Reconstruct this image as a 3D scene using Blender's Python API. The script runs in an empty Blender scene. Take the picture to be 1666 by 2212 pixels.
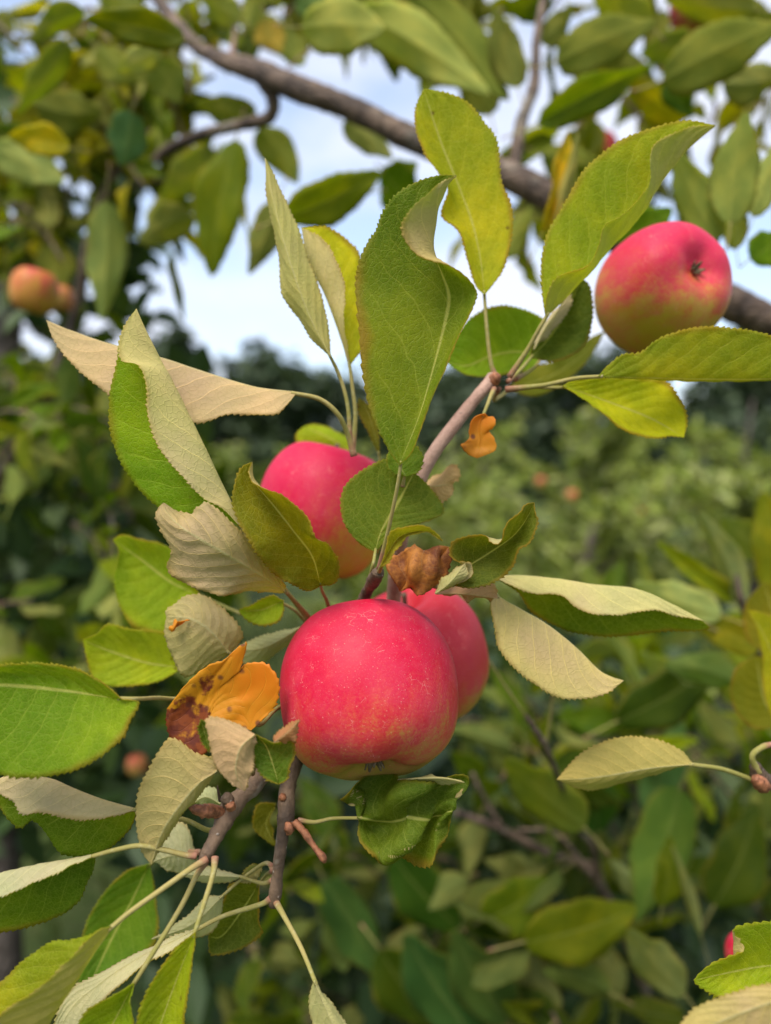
import bpy, bmesh, math, random
import numpy as np
from mathutils import Vector, Matrix, Euler

R = math.radians
random.seed(7)
rng = np.random.default_rng(11)
scene = bpy.context.scene
COL = scene.collection

# ------------------------------------------------------------------ camera
CAM_H = 1.45
PITCH = R(-3.8)
cam_d = bpy.data.cameras.new('camera')
cam = bpy.data.objects.new('camera', cam_d)
COL.objects.link(cam)
cam.location = (0, 0, CAM_H)
cam.rotation_euler = (R(90) + PITCH, 0, 0)
cam_d.sensor_fit = 'VERTICAL'
cam_d.sensor_height = 36
cam_d.sensor_width = 27.1
cam_d.lens = 26
cam_d.clip_start = 0.01
cam_d.clip_end = 3000
cam_d.dof.use_dof = True
cam_d.dof.focus_distance = 0.279
cam_d.dof.aperture_fstop = 4.5
scene.camera = cam

# ------------------------------------------------------------------ world, sun, exposure
SUN_EL, SUN_AZ = R(60), R(210)      # sun high, behind the photographer's left shoulder
world = bpy.data.worlds.new('World')
scene.world = world
world.use_nodes = True
wn = world.node_tree.nodes
wl = world.node_tree.links
wn.clear()
w_out = wn.new('ShaderNodeOutputWorld')
w_bg = wn.new('ShaderNodeBackground')
w_bg.inputs['Strength'].default_value = 0.13
w_sky = wn.new('ShaderNodeTexSky')
w_sky.sky_type = 'NISHITA'
w_sky.sun_disc = False
w_sky.sun_elevation = SUN_EL
w_sky.sun_rotation = SUN_AZ
w_sky.air_density = 1.0
w_sky.dust_density = 0.6
w_tc = wn.new('ShaderNodeTexCoord')
w_map = wn.new('ShaderNodeMapping')
w_map.inputs['Scale'].default_value = (1.0, 1.0, 2.6)
w_map.inputs['Location'].default_value = (0.35, 0.1, 0.12)
w_n = wn.new('ShaderNodeTexNoise')
w_n.inputs['Scale'].default_value = 3.0
w_n.inputs['Detail'].default_value = 7
w_n.inputs['Roughness'].default_value = 0.55
w_r = wn.new('ShaderNodeMapRange')
w_r.interpolation_type = 'SMOOTHSTEP'
w_r.inputs['From Min'].default_value = 0.36
w_r.inputs['From Max'].default_value = 0.64
w_r.inputs['To Min'].default_value = 0.28
w_r.inputs['To Max'].default_value = 0.92
w_mix = wn.new('ShaderNodeMix')
w_mix.data_type = 'RGBA'
w_mix.inputs['B'].default_value = (3.6, 3.75, 4.3, 1)
wl.new(w_tc.outputs['Generated'], w_map.inputs['Vector'])
wl.new(w_map.outputs['Vector'], w_n.inputs['Vector'])
wl.new(w_n.outputs['Fac'], w_r.inputs['Value'])
wl.new(w_r.outputs['Result'], w_mix.inputs['Factor'])
wl.new(w_sky.outputs['Color'], w_mix.inputs['A'])
wl.new(w_mix.outputs['Result'], w_bg.inputs['Color'])
wl.new(w_bg.outputs['Background'], w_out.inputs['Surface'])

sun_d = bpy.data.lights.new('sun', 'SUN')
sun_d.energy = 2.4
sun_d.angle = R(30)
sun_d.color = (1.0, 0.95, 0.87)
sun = bpy.data.objects.new('sun', sun_d)
COL.objects.link(sun)
sdir = Vector((math.sin(SUN_AZ) * math.cos(SUN_EL), math.cos(SUN_AZ) * math.cos(SUN_EL), math.sin(SUN_EL)))
sun.rotation_euler = sdir.to_track_quat('Z', 'Y').to_euler()
sun.location = (0, 0, 6)

scene.view_settings.view_transform = 'Standard'
scene.view_settings.look = 'None'
scene.view_settings.exposure = 1.12
scene.view_settings.gamma = 1.0
scene.view_settings.use_curve_mapping = False
scene.render.engine = 'CYCLES'
scene.cycles.use_denoising = True
scene.cycles.max_bounces = 7
scene.cycles.diffuse_bounces = 4
scene.cycles.transmission_bounces = 5

# ------------------------------------------------------------------ helpers
FPX = 2212 * 26 / 36.0
cam_m = Matrix.Translation((0, 0, CAM_H)) @ Euler(cam.rotation_euler).to_matrix().to_4x4()


def P(x, y, d):
    """A point seen in direction (x, y) at d metres in front of the lens."""
    return cam_m @ Vector(((x - 833) / FPX * d, -(y - 1106) / FPX * d, -d))


ZOFF = {1: (0, 0), 2: (833, 0), 3: (0, 605), 4: (833, 605), 5: (0, 1037), 6: (833, 1037), 7: (0, 1521), 8: (833, 1521)}


def Z(n, *pts):
    ox, oy = ZOFF[n]
    return [(ox + p[0] / 2, oy + p[1] / 2) + tuple(p[2:]) for p in pts]


def prop(o, label=None, category=None, group=None, kind=None):
    if label: o['label'] = label
    if category: o['category'] = category
    if group: o['group'] = group
    if kind: o['kind'] = kind
    return o


def empty(name, loc, label=None, category=None, group=None):
    o = bpy.data.objects.new(name, None)
    o.empty_display_size = 0.02
    COL.objects.link(o)
    o.location = loc
    bpy.context.view_layer.update()
    return prop(o, label, category, group)


def mesh_obj(name, verts, faces, mats, parent=None, smooth=True, mat_idx=None, uvs=None):
    """verts in world space; linked as one mesh object (child of parent when given)."""
    me = bpy.data.meshes.new(name)
    v = np.asarray(verts, dtype=float).reshape(-1, 3)
    off = np.zeros(3)
    if parent is not None:
        off = np.array(parent.matrix_world.translation)
    me.from_pydata((v - off).tolist(), [], [tuple(int(i) for i in f) for f in faces])
    for m in (mats if isinstance(mats, (list, tuple)) else [mats]):
        me.materials.append(m)
    if smooth:
        me.polygons.foreach_set('use_smooth', [True] * len(me.polygons))
    if mat_idx is not None:
        me.polygons.foreach_set('material_index', [int(i) for i in mat_idx])
    if uvs is not None:
        uvl = me.uv_layers.new(name='UVMap')
        li = np.zeros(len(me.loops), dtype=np.int32)
        me.loops.foreach_get('vertex_index', li)
        uvl.data.foreach_set('uv', np.asarray(uvs, dtype=float)[li].ravel())
    me.update()
    o = bpy.data.objects.new(name, me)
    COL.objects.link(o)
    if parent is not None:
        o.parent = parent
        o.matrix_world = Matrix.Translation(off)
    return o


def child_of(o, parent):
    """parent o to parent, keeping its place in the world"""
    mw = o.matrix_world.copy()
    o.parent = parent
    o.matrix_parent_inverse = parent.matrix_world.inverted()
    o.matrix_basis = mw
    return o


def crom(pts, ts):
    """Catmull-Rom through pts (n,k) at parameters ts in [0, n-1]"""
    p = np.asarray(pts, dtype=float)
    n = len(p)
    if n == 1:
        return np.repeat(p, len(ts), 0)
    ext = np.vstack([2 * p[0] - p[1], p, 2 * p[-1] - p[-2]])
    ts = np.clip(np.asarray(ts, dtype=float), 0, n - 1 - 1e-9)
    i = np.floor(ts).astype(int)
    f = (ts - i)[:, None]
    a, b, c, d = ext[i], ext[i + 1], ext[i + 2], ext[i + 3]
    return 0.5 * (2 * b + (c - a) * f + (2 * a - 5 * b + 4 * c - d) * f ** 2 + (3 * b - a - 3 * c + d) * f ** 3)


def by_length(pts, m):
    """resample a polyline (n,3) to m points evenly by arc length, smoothed"""
    p = np.asarray(pts, dtype=float)
    dense = crom(p, np.linspace(0, len(p) - 1, 24 * (len(p) - 1) + 1))
    s = np.concatenate([[0], np.cumsum(np.linalg.norm(np.diff(dense, axis=0), axis=1))])
    q = np.linspace(0, s[-1], m)
    return np.stack([np.interp(q, s, dense[:, k]) for k in range(dense.shape[1])], 1)


# ------------------------------------------------------------------ materials
def new_mat(name):
    m = bpy.data.materials.new(name)
    m.use_nodes = True
    m.node_tree.nodes.clear()
    return m, m.node_tree.nodes, m.node_tree.links


class NB:
    """tiny node builder"""
    def __init__(self, name):
        self.m, self.n, self.l = new_mat(name)

    def node(self, t, **kw):
        nd = self.n.new(t)
        for k, v in kw.items():
            setattr(nd, k, v)
        return nd

    def set(self, sock, v):
        if hasattr(v, 'is_output') or isinstance(v, bpy.types.NodeSocket):
            self.l.new(v, sock)
        elif v is not None:
            if isinstance(v, tuple) and len(v) == 3 and sock.type == 'RGBA':
                v = v + (1,)
            sock.default_value = v

    def math(self, op, a, b=None, c=None, clamp=False):
        nd = self.node('ShaderNodeMath', operation=op, use_clamp=clamp)
        for i, v in enumerate((a, b, c)):
            if v is not None:
                self.set(nd.inputs[i], v)
        return nd.outputs[0]

    def mix(self, f, a, b, blend='MIX'):
        nd = self.node('ShaderNodeMix', data_type='RGBA', blend_type=blend)
        self.set(nd.inputs['Factor'], f)
        self.set(nd.inputs['A'], a)
        self.set(nd.inputs['B'], b)
        return nd.outputs['Result']

    def ramp(self, v, lo, hi, a=0.0, b=1.0):
        nd = self.node('ShaderNodeMapRange', interpolation_type='SMOOTHSTEP')
        self.set(nd.inputs['Value'], v)
        for k, x in (('From Min', lo), ('From Max', hi), ('To Min', a), ('To Max', b)):
            nd.inputs[k].default_value = x
        return nd.outputs['Result']

    def noise(self, vec, scale, detail=3.0, rough=0.55, dist=0.0):
        nd = self.node('ShaderNodeTexNoise')
        if vec is not None:
            self.l.new(vec, nd.inputs['Vector'])
        nd.inputs['Scale'].default_value = scale
        nd.inputs['Detail'].default_value = detail
        nd.inputs['Roughness'].default_value = rough
        nd.inputs['Distortion'].default_value = dist
        return nd.outputs['Fac']

    def voronoi(self, vec, scale, feature='DISTANCE_TO_EDGE'):
        nd = self.node('ShaderNodeTexVoronoi', feature=feature)
        self.l.new(vec, nd.inputs['Vector'])
        nd.inputs['Scale'].default_value = scale
        return nd.outputs['Distance']

    def attr(self, name):
        return self.node('ShaderNodeAttribute', attribute_type='OBJECT', attribute_name=name).outputs['Color']

    def bump(self, h, strength, dist):
        nd = self.node('ShaderNodeBump')
        nd.inputs['Strength'].default_value = strength
        nd.inputs['Distance'].default_value = dist
        self.l.new(h, nd.inputs['Height'])
        return nd.outputs['Normal']

    def pbsdf(self, col, rough=0.5, normal=None, spec=0.5, sheen=0.0, coat=0.0):
        nd = self.node('ShaderNodeBsdfPrincipled')
        self.set(nd.inputs['Base Color'], col)
        self.set(nd.inputs['Roughness'], rough)
        nd.inputs['Specular IOR Level'].default_value = spec
        nd.inputs['Sheen Weight'].default_value = sheen
        nd.inputs['Coat Weight'].default_value = coat
        if normal is not None:
            self.l.new(normal, nd.inputs['Normal'])
        return nd.outputs['BSDF']

    def out(self, sh):
        o = self.node('ShaderNodeOutputMaterial')
        self.l.new(sh, o.inputs['Surface'])
        return self.m

    def leafy(self, bsdf, tcol, w, normal=None):
        t = self.node('ShaderNodeBsdfTranslucent')
        self.set(t.inputs['Color'], tcol)
        if normal is not None:
            self.l.new(normal, t.inputs['Normal'])
        mx = self.node('ShaderNodeMixShader')
        mx.inputs[0].default_value = w
        self.l.new(bsdf, mx.inputs[1])
        self.l.new(t.outputs[0], mx.inputs[2])
        return mx.outputs[0]


def vein_nodes(b, near=True):
    """masks from the leaf's own UV: u across (-1..1), v along"""
    uv = b.node('ShaderNodeUVMap', uv_map='UVMap').outputs['UV']
    sep = b.node('ShaderNodeSeparateXYZ')
    b.l.new(uv, sep.inputs[0])
    u = b.math('MULTIPLY_ADD', sep.outputs['X'], 2.0, -1.0)
    v = sep.outputs['Y']
    au = b.math('ABSOLUTE', u)
    side = b.math('MULTIPLY', b.math('SIGN', u), 0.22)
    obj = b.node('ShaderNodeTexCoord').outputs['Object']
    wob = b.math('MULTIPLY', b.math('SUBTRACT', b.noise(obj, 70, 2), 0.5), 0.55)
    s = b.math('ADD', b.math('SUBTRACT', b.math('MULTIPLY', v, 8.5), b.math('MULTIPLY', b.math('POWER', au, 1.25), 2.4)), side)
    s = b.math('ADD', s, wob)
    fr = b.math('ABSOLUTE', b.math('SUBTRACT', b.math('FRACT', s), 0.5))      # 0.5 on a vein
    lat = b.math('MULTIPLY', b.ramp(fr, 0.455, 0.495), b.ramp(au, 0.72, 1.0, 1.0, 0.0))
    quilt = b.math('COSINE', b.math('MULTIPLY', s, 6.2832))
    mid = b.ramp(au, 0.012, 0.05, 1.0, 0.0)
    if not near:
        return dict(u=u, v=v, au=au, lat=lat, mid=mid, obj=obj)
    ret1 = b.ramp(b.voronoi(obj, 420), 0.0, 0.11, 1.0, 0.0)
    ret2 = b.ramp(b.voronoi(obj, 1150), 0.0, 0.16, 1.0, 0.0)
    return dict(u=u, v=v, au=au, lat=lat, mid=mid, ret1=ret1, ret2=ret2, quilt=quilt, obj=obj)


def make_leaf_top():
    b = NB('leaf_upper_side')
    k = vein_nodes(b)
    tint = b.mix(1.0, b.attr('tint_upper'), (1.66, 1.58, 0.62), 'MULTIPLY')
    big = b.noise(k['obj'], 28, 3, 0.6)
    fine = b.noise(k['obj'], 260, 3, 0.6)
    c = b.mix(b.ramp(big, 0.32, 0.72), b.mix(1.0, tint, (0.72, 0.82, 0.75), 'MULTIPLY'), b.mix(1.0, tint, (1.28, 1.14, 1.0), 'MULTIPLY'))
    c = b.mix(b.math('MULTIPLY', b.ramp(fine, 0.4, 0.7), 0.35), c, b.mix(1.0, c, (0.62, 0.7, 0.6), 'MULTIPLY'))
    pale = b.mix(0.55, b.mix(1.0, tint, (1.7, 1.6, 1.6), 'MULTIPLY'), (0.42, 0.42, 0.12))
    c = b.mix(b.math('MULTIPLY', k['ret2'], 0.14), c, pale)
    c = b.mix(b.math('MULTIPLY', k['ret1'], 0.16), c, pale)
    c = b.mix(b.math('MULTIPLY', k['lat'], 0.32), c, pale)
    # yellow-brown worn margin
    edge = b.math('MULTIPLY', b.ramp(b.math('ADD', k['au'], b.math('MULTIPLY', b.math('SUBTRACT', big, 0.5), 0.32)), 0.90, 1.05), 0.75)
    c = b.mix(edge, c, (0.27, 0.17, 0.022))
    # scattered brown specks
    sp = b.voronoi(k['obj'], 120, 'F1')
    speck = b.math('MULTIPLY', b.ramp(sp, 0.05, 0.16, 1.0, 0.0), b.ramp(b.noise(k['obj'], 45, 2), 0.60, 0.66))
    c = b.mix(b.math('MULTIPLY', speck, 0.7), c, (0.10, 0.05, 0.012))
    c = b.mix(b.math('MULTIPLY', k['mid'], 0.8), c, (0.42, 0.42, 0.13))
    h = b.math('ADD', b.math('MULTIPLY', k['quilt'], -0.25), b.math('MULTIPLY', k['lat'], -0.5))
    h = b.math('ADD', h, b.math('ADD', b.math('MULTIPLY', k['ret1'], -0.4), b.math('MULTIPLY', k['ret2'], -0.25)))
    h = b.math('ADD', h, b.math('MULTIPLY', fine, 0.5))
    nrm = b.bump(h, 0.55, 0.0006)
    sh = b.pbsdf(c, b.ramp(fine, 0.3, 0.7, 0.48, 0.66), nrm, 0.16)
    sh = b.leafy(sh, b.mix(1.0, c, (2.9, 2.9, 1.5), 'MULTIPLY'), 0.52, nrm)
    return b.out(sh)


def make_leaf_under():
    b = NB('leaf_downy_underside')
    k = vein_nodes(b)
    tint = b.mix(1.0, b.attr('tint_lower'), (1.42, 1.28, 0.94), 'MULTIPLY')
    big = b.noise(k['obj'], 24, 3, 0.6)
    fine = b.noise(k['obj'], 700, 3, 0.7)
    c = b.mix(b.ramp(big, 0.3, 0.7), b.mix(1.0, tint, (0.80, 0.84, 0.82), 'MULTIPLY'), b.mix(1.0, tint, (1.12, 1.06, 1.02), 'MULTIPLY'))
    c = b.mix(b.math('MULTIPLY', b.ramp(b.noise(k['obj'], 19, 3), 0.50, 0.72), 0.45), c, (0.55, 0.36, 0.27))
    c = b.mix(b.math('MULTIPLY', b.ramp(fine, 0.45, 0.7), 0.25), c, b.mix(1.0, c, (0.75, 0.78, 0.7), 'MULTIPLY'))
    c = b.mix(b.math('MULTIPLY', k['ret1'], 0.18), c, b.mix(1.0, c, (0.72, 0.78, 0.6), 'MULTIPLY'))
    c = b.mix(b.math('MULTIPLY', k['lat'], 0.75), c, b.mix(1.0, tint, (1.35, 1.3, 1.2), 'MULTIPLY'))
    edge = b.math('MULTIPLY', b.ramp(b.math('ADD', k['au'], b.math('MULTIPLY', b.math('SUBTRACT', big, 0.5), 0.4)), 0.90, 1.05), 0.6)
    c = b.mix(edge, c, (0.33, 0.21, 0.05))
    c = b.mix(b.math('MULTIPLY', k['mid'], 0.7), c, (0.55, 0.48, 0.25))
    h = b.math('ADD', b.math('MULTIPLY', k['quilt'], 0.22), b.math('MULTIPLY', k['lat'], 0.7))
    h = b.math('ADD', h, b.math('ADD', b.math('MULTIPLY', k['ret1'], 0.35), b.math('MULTIPLY', fine, 0.6)))
    nrm = b.bump(h, 0.45, 0.0006)
    sh = b.pbsdf(c, 0.9, nrm, 0.08)
    sh = b.leafy(sh, b.mix(0.6, c, (0.95, 0.92, 0.40)), 0.46, nrm)
    return b.out(sh)


def make_far_leaf(side):
    """the same two leaf sides without the fine net of veins, for leaves well out of focus"""
    b = NB('blurred_leaf_' + side)
    k = vein_nodes(b, False)
    up = side == 'upper'
    tint = b.mix(1.0, b.attr('tint_' + side), (1.5, 1.38, 0.6) if up else (1.3, 1.22, 0.72), 'MULTIPLY')
    big = b.noise(k['obj'], 3.0, 3, 0.6)
    c = b.mix(b.ramp(big, 0.32, 0.72), b.mix(1.0, tint, (0.70, 0.80, 0.75), 'MULTIPLY'), b.mix(1.0, tint, (1.3, 1.16, 1.0), 'MULTIPLY'))
    c = b.mix(b.math('MULTIPLY', k['lat'], 0.4), c, b.mix(1.0, tint, (1.6, 1.5, 1.4), 'MULTIPLY'))
    c = b.mix(b.math('MULTIPLY', k['mid'], 0.3), c, (0.32, 0.34, 0.10))
    edge = b.math('MULTIPLY', b.ramp(b.math('ADD', k['au'], b.math('MULTIPLY', b.math('SUBTRACT', big, 0.5), 0.5)), 0.86, 1.05), 0.5)
    c = b.mix(edge, c, (0.27, 0.19, 0.025))
    sh = b.pbsdf(c, 0.55 if up else 0.9, None, 0.12 if up else 0.06)
    tc = b.mix(1.0, c, (2.9, 2.9, 1.5), 'MULTIPLY') if up else b.mix(0.6, c, (0.95, 0.92, 0.35))
    return b.out(b.leafy(sh, tc, 0.55 if up else 0.52))


def make_leaf_orange():
    b = NB('leaf_yellowed_spotted')
    k = vein_nodes(b)
    big = b.noise(k['obj'], 30, 4, 0.6)
    mid_n = b.noise(k['obj'], 90, 4, 0.65)
    c = b.mix(b.ramp(big, 0.3, 0.7), (0.62, 0.19, 0.005), (0.55, 0.26, 0.010))
    c = b.mix(b.math('MULTIPLY', k['lat'], 0.35), c, (0.70, 0.36, 0.02))
    # rotten end away from the stalk, plus scattered dark spots
    rot = b.math('ADD', b.math('MULTIPLY', k['v'], 1.0), b.math('MULTIPLY', b.math('SUBTRACT', mid_n, 0.5), 1.6))
    rot = b.math('SUBTRACT', rot, b.math('MULTIPLY', k['u'], 0.35))
    rotf = b.node('ShaderNodeAttribute', attribute_type='OBJECT', attribute_name='rot').outputs['Fac']
    c = b.mix(b.math('MULTIPLY', b.ramp(rot, 0.66, 0.84), rotf), c, b.mix(b.ramp(b.noise(k['obj'], 240, 3), 0.4, 0.6), (0.13, 0.024, 0.010), (0.24, 0.055, 0.012)))
    sp = b.math('MULTIPLY', b.ramp(b.voronoi(k['obj'], 190, 'F1'), 0.12, 0.30, 1.0, 0.0), b.ramp(b.noise(k['obj'], 60, 3), 0.46, 0.54))
    c = b.mix(b.math('MULTIPLY', sp, 0.85), c, (0.13, 0.035, 0.02))
    h = b.math('ADD', b.math('MULTIPLY', mid_n, 1.0), b.math('MULTIPLY', k['lat'], -0.5))
    nrm = b.bump(h, 0.5, 0.0006)
    sh = b.pbsdf(c, 0.55, nrm, 0.3)
    sh = b.leafy(sh, b.mix(1.0, c, (1.6, 1.4, 0.9), 'MULTIPLY'), 0.3, nrm)
    return b.out(sh)


def make_leaf_brown():
    b = NB('leaf_withered_brown')
    k = vein_nodes(b)
    n = b.noise(k['obj'], 110, 5, 0.7)
    c = b.mix(b.ramp(n, 0.35, 0.65), (0.17, 0.045, 0.012), (0.56, 0.21, 0.035))
    c = b.mix(b.math('MULTIPLY', k['lat'], 0.4), c, (0.45, 0.25, 0.10))
    nrm = b.bump(n, 0.8, 0.001)
    return b.out(b.leafy(b.pbsdf(c, 0.6, nrm, 0.3), c, 0.2))


def make_petiole():
    b = NB('leaf_stalk')
    uv = b.node('ShaderNodeUVMap', uv_map='UVMap').outputs['UV']
    sep = b.node('ShaderNodeSeparateXYZ')
    b.l.new(uv, sep.inputs[0])
    obj = b.node('ShaderNodeTexCoord').outputs['Object']
    fine = b.noise(obj, 500, 3, 0.7)
    c = b.mix(b.ramp(b.noise(obj, 40, 2), 0.35, 0.65), (0.23, 0.21, 0.05), (0.31, 0.25, 0.08))
    red = b.ramp(b.math('ADD', sep.outputs['Y'], b.math('MULTIPLY', b.math('SUBTRACT', b.noise(obj, 90, 3), 0.5), 0.4)), 0.72, 1.0)
    c = b.mix(b.math('MULTIPLY', red, 0.8), c, (0.28, 0.10, 0.08))
    c = b.mix(b.math('MULTIPLY', b.ramp(fine, 0.5, 0.7), 0.25), c, (0.5, 0.46, 0.28))
    return b.out(b.pbsdf(c, 0.7, b.bump(fine, 0.5, 0.0004), 0.2))


def make_bark(name, dark, light, lent=0.5, scale=1.0, cracks=1.0):
    b = NB(name)
    obj = b.node('ShaderNodeTexCoord').outputs['Object']
    mp = b.node('ShaderNodeMapping')
    mp.inputs['Scale'].default_value = (scale, scale, scale)
    b.l.new(obj, mp.inputs['Vector'])
    vec = mp.outputs[0]
    big = b.noise(vec, 60, 5, 0.65)
    fine = b.noise(vec, 420, 4, 0.7)
    c = b.mix(b.ramp(big, 0.32, 0.68), dark, light)
    c = b.mix(b.math('MULTIPLY', b.ramp(fine, 0.45, 0.7), 0.4), c, b.mix(1.0, c, (0.5, 0.5, 0.5), 'MULTIPLY'))
    c = b.mix(b.math('MULTIPLY', b.ramp(b.noise(vec, 34, 4, 0.7), 0.56, 0.66), 0.45), c, (0.24, 0.22, 0.17))
    crack = b.ramp(b.voronoi(vec, 110), 0.0, 0.09, cracks, 0.0)
    c = b.mix(b.math('MULTIPLY', crack, 0.6), c, (0.03, 0.02, 0.015))
    dots = b.ramp(b.voronoi(vec, 260, 'F1'), 0.10, 0.2, 1.0, 0.0)
    dots = b.math('MULTIPLY', dots, b.ramp(b.noise(vec, 150, 1), 0.5, 0.6))
    c = b.mix(b.math('MULTIPLY', dots, lent), c, (0.5, 0.42, 0.34))
    h = b.math('ADD', b.math('ADD', big, b.math('MULTIPLY', fine, 0.6)), b.math('MULTIPLY', dots, 0.6))
    h = b.math('SUBTRACT', h, b.math('MULTIPLY', crack, 0.5))
    return b.out(b.pbsdf(c, 0.7, b.bump(h, 0.8, 0.0012 / scale), 0.35))


def fruit_dir(axis, d):
    """a direction of the place turned into the axes of a fruit whose stem end points along axis"""
    return tuple(Vector(axis).normalized().to_track_quat('Z', 'Y').inverted() @ Vector(d))


def make_apple(name, up, red_at, red=(0.45, 0.001, 0.026), blotch=0.5, ground=(0.34, 0.27, 0.03)):
    """up: the sun-reddened direction in the fruit's own axes"""
    b = NB(name)
    obj = b.node('ShaderNodeTexCoord').outputs['Object']
    dt = b.node('ShaderNodeVectorMath', operation='DOT_PRODUCT')
    b.l.new(obj, dt.inputs[0])
    dt.inputs[1].default_value = tuple(Vector(up).normalized())
    g = b.math('MULTIPLY', dt.outputs['Value'], 1 / 0.036)               # -1 .. 1 through the fruit
    mp = b.node('ShaderNodeMapping')
    mp.inputs['Scale'].default_value = (1.0, 1.0, 0.28)
    b.l.new(obj, mp.inputs['Vector'])
    streak = b.noise(mp.outputs[0], 160, 4, 0.6)
    big = b.noise(obj, 38, 4, 0.6)
    fine = b.noise(obj, 900, 3, 0.7)
    t = b.math('ADD', g, b.math('MULTIPLY', b.math('SUBTRACT', big, 0.5), 0.9))
    t = b.math('ADD', t, b.math('MULTIPLY', b.math('SUBTRACT', streak, 0.5), 0.9))
    t = b.math('ADD', t, b.math('MULTIPLY', b.math('SUBTRACT', fine, 0.5), 1.1))
    base = b.mix(b.ramp(big, 0.35, 0.65), ground, (ground[0] * 1.05, ground[1] * 0.82, ground[2]))
    c = b.mix(b.ramp(t, red_at - 0.40, red_at + 0.50), base, (0.50, 0.06, 0.035))
    c = b.mix(b.ramp(t, red_at + 0.0, red_at + 0.95), c, red)
    # lighter rubbed patches in the blush
    c = b.mix(b.math('MULTIPLY', b.ramp(b.noise(obj, 70, 5, 0.7), 0.5, 0.72), blotch), c, (0.56, 0.05, 0.055))
    # pinkish waxy bloom with rubbed deep-red patches, fine grain, lenticels and hairline marks
    grain = b.noise(obj, 1500, 2, 0.7)
    cover = b.ramp(b.noise(obj, 52, 5, 0.68), 0.36, 0.60)
    bloom = b.math('MULTIPLY', cover, b.ramp(grain, 0.30, 0.70, 0.45, 1.0))
    c = b.mix(b.math('MULTIPLY', bloom, 0.42), c, b.mix(0.45, c, (0.56, 0.10, 0.16)))
    c = b.mix(b.math('MULTIPLY', b.ramp(b.noise(obj, 2300, 2, 0.7), 0.58, 0.76), 0.30), c, (0.62, 0.30, 0.24))
    lent = b.math('MULTIPLY', b.ramp(b.voronoi(obj, 620, 'F1'), 0.08, 0.2, 1.0, 0.0), b.ramp(b.noise(obj, 190, 1), 0.44, 0.56))
    c = b.mix(b.math('MULTIPLY', lent, 0.32), c, (0.72, 0.36, 0.26))
    hair = b.math('MULTIPLY', b.ramp(b.voronoi(obj, 290), 0.0, 0.02, 1.0, 0.0), b.ramp(b.noise(obj, 140, 2), 0.58, 0.66))
    c = b.mix(b.math('MULTIPLY', hair, 0.36), c, (0.75, 0.45, 0.35))
    h = b.math('ADD', b.math('MULTIPLY', lent, 0.6), b.math('ADD', b.math('MULTIPLY', fine, 0.35), b.math('MULTIPLY', big, 2.0)))
    nrm = b.bump(h, 0.35, 0.0006)
    nd = b.node('ShaderNodeBsdfPrincipled')
    b.l.new(c, nd.inputs['Base Color'])
    b.set(nd.inputs['Roughness'], b.ramp(bloom, 0, 1, 0.46, 0.66))
    nd.inputs['Specular IOR Level'].default_value = 0.2
    nd.inputs['Subsurface Weight'].default_value = 0.06
    nd.inputs['Subsurface Radius'].default_value = (0.004, 0.0012, 0.0008)
    nd.inputs['Subsurface Scale'].default_value = 1.0
    nd.inputs['Sheen Weight'].default_value = 0.0
    b.l.new(nrm, nd.inputs['Normal'])
    return b.out(nd.outputs[0])


def make_plain(name, col, rough=0.7, var=0.4, scale=300):
    b = NB(name)
    obj = b.node('ShaderNodeTexCoord').outputs['Object']
    n = b.noise(obj, scale, 4, 0.65)
    c = b.mix(b.ramp(n, 0.3, 0.7), tuple(x * (1 - var) for x in col), tuple(min(1, x * (1 + var)) for x in col))
    return b.out(b.pbsdf(c, rough, b.bump(n, 0.5, 0.0006), 0.3))


def make_crown(name, cols, trans=0.3):
    """many small leaves in one mesh: each leaf (mesh island) has its own shade of green"""
    b = NB(name)
    geo = b.node('ShaderNodeNewGeometry')
    r = b.node('ShaderNodeValToRGB')
    el = r.color_ramp.elements
    while len(el) < len(cols):
        el.new(0.5)
    for i, c in enumerate(cols):
        el[i].position = i / (len(cols) - 1)
        el[i].color = tuple(c) + (1,)
    b.l.new(geo.outputs['Random Per Island'], r.inputs['Fac'])
    c = r.outputs['Color']
    sh = b.pbsdf(c, 0.55, None, 0.35)
    return b.out(b.leafy(sh, b.mix(1.0, c, (1.7, 1.6, 0.8), 'MULTIPLY'), trans))


M_TOP = make_leaf_top()
M_UND = make_leaf_under()
M_TOP_FAR = make_far_leaf('upper')
M_UND_FAR = make_far_leaf('lower')
M_ORA = make_leaf_orange()
M_BRO = make_leaf_brown()
M_PET = make_petiole()
M_TWIG = make_bark('twig_bark', (0.055, 0.034, 0.020), (0.19, 0.118, 0.068), 0.75, 1.0, 0.12)
M_SHOOT = make_bark('young_shoot_bark', (0.28, 0.155, 0.11), (0.42, 0.26, 0.19), 0.35, 1.0, 0.0)
M_LIMB = make_bark('limb_bark', (0.050, 0.031, 0.021), (0.20, 0.132, 0.088), 0.35, 0.45)
M_BUD = make_plain('bud_scales', (0.26, 0.10, 0.045), 0.6, 0.5, 420)
M_CALYX = make_plain('calyx_dry', (0.13, 0.095, 0.05), 0.8, 0.5, 600)
M_GROUND = None

# ------------------------------------------------------------------ geometry builders
ALL_COLS = [-1, -.955, -.88, -.76, -.62, -.47, -.33, -.2, -.1, -.04, 0, .04, .1, .2, .33, .47, .62, .76, .88, .955, 1]


def smooth_noise(n, k, amp):
    """n values of a smooth 1-d random curve with k knots"""
    kn = rng.normal(0, 1, max(k, 3))
    return np.interp(np.linspace(0, len(kn) - 1, n * 4), np.arange(len(kn)), kn).reshape(n, 4).mean(1) * amp


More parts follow.
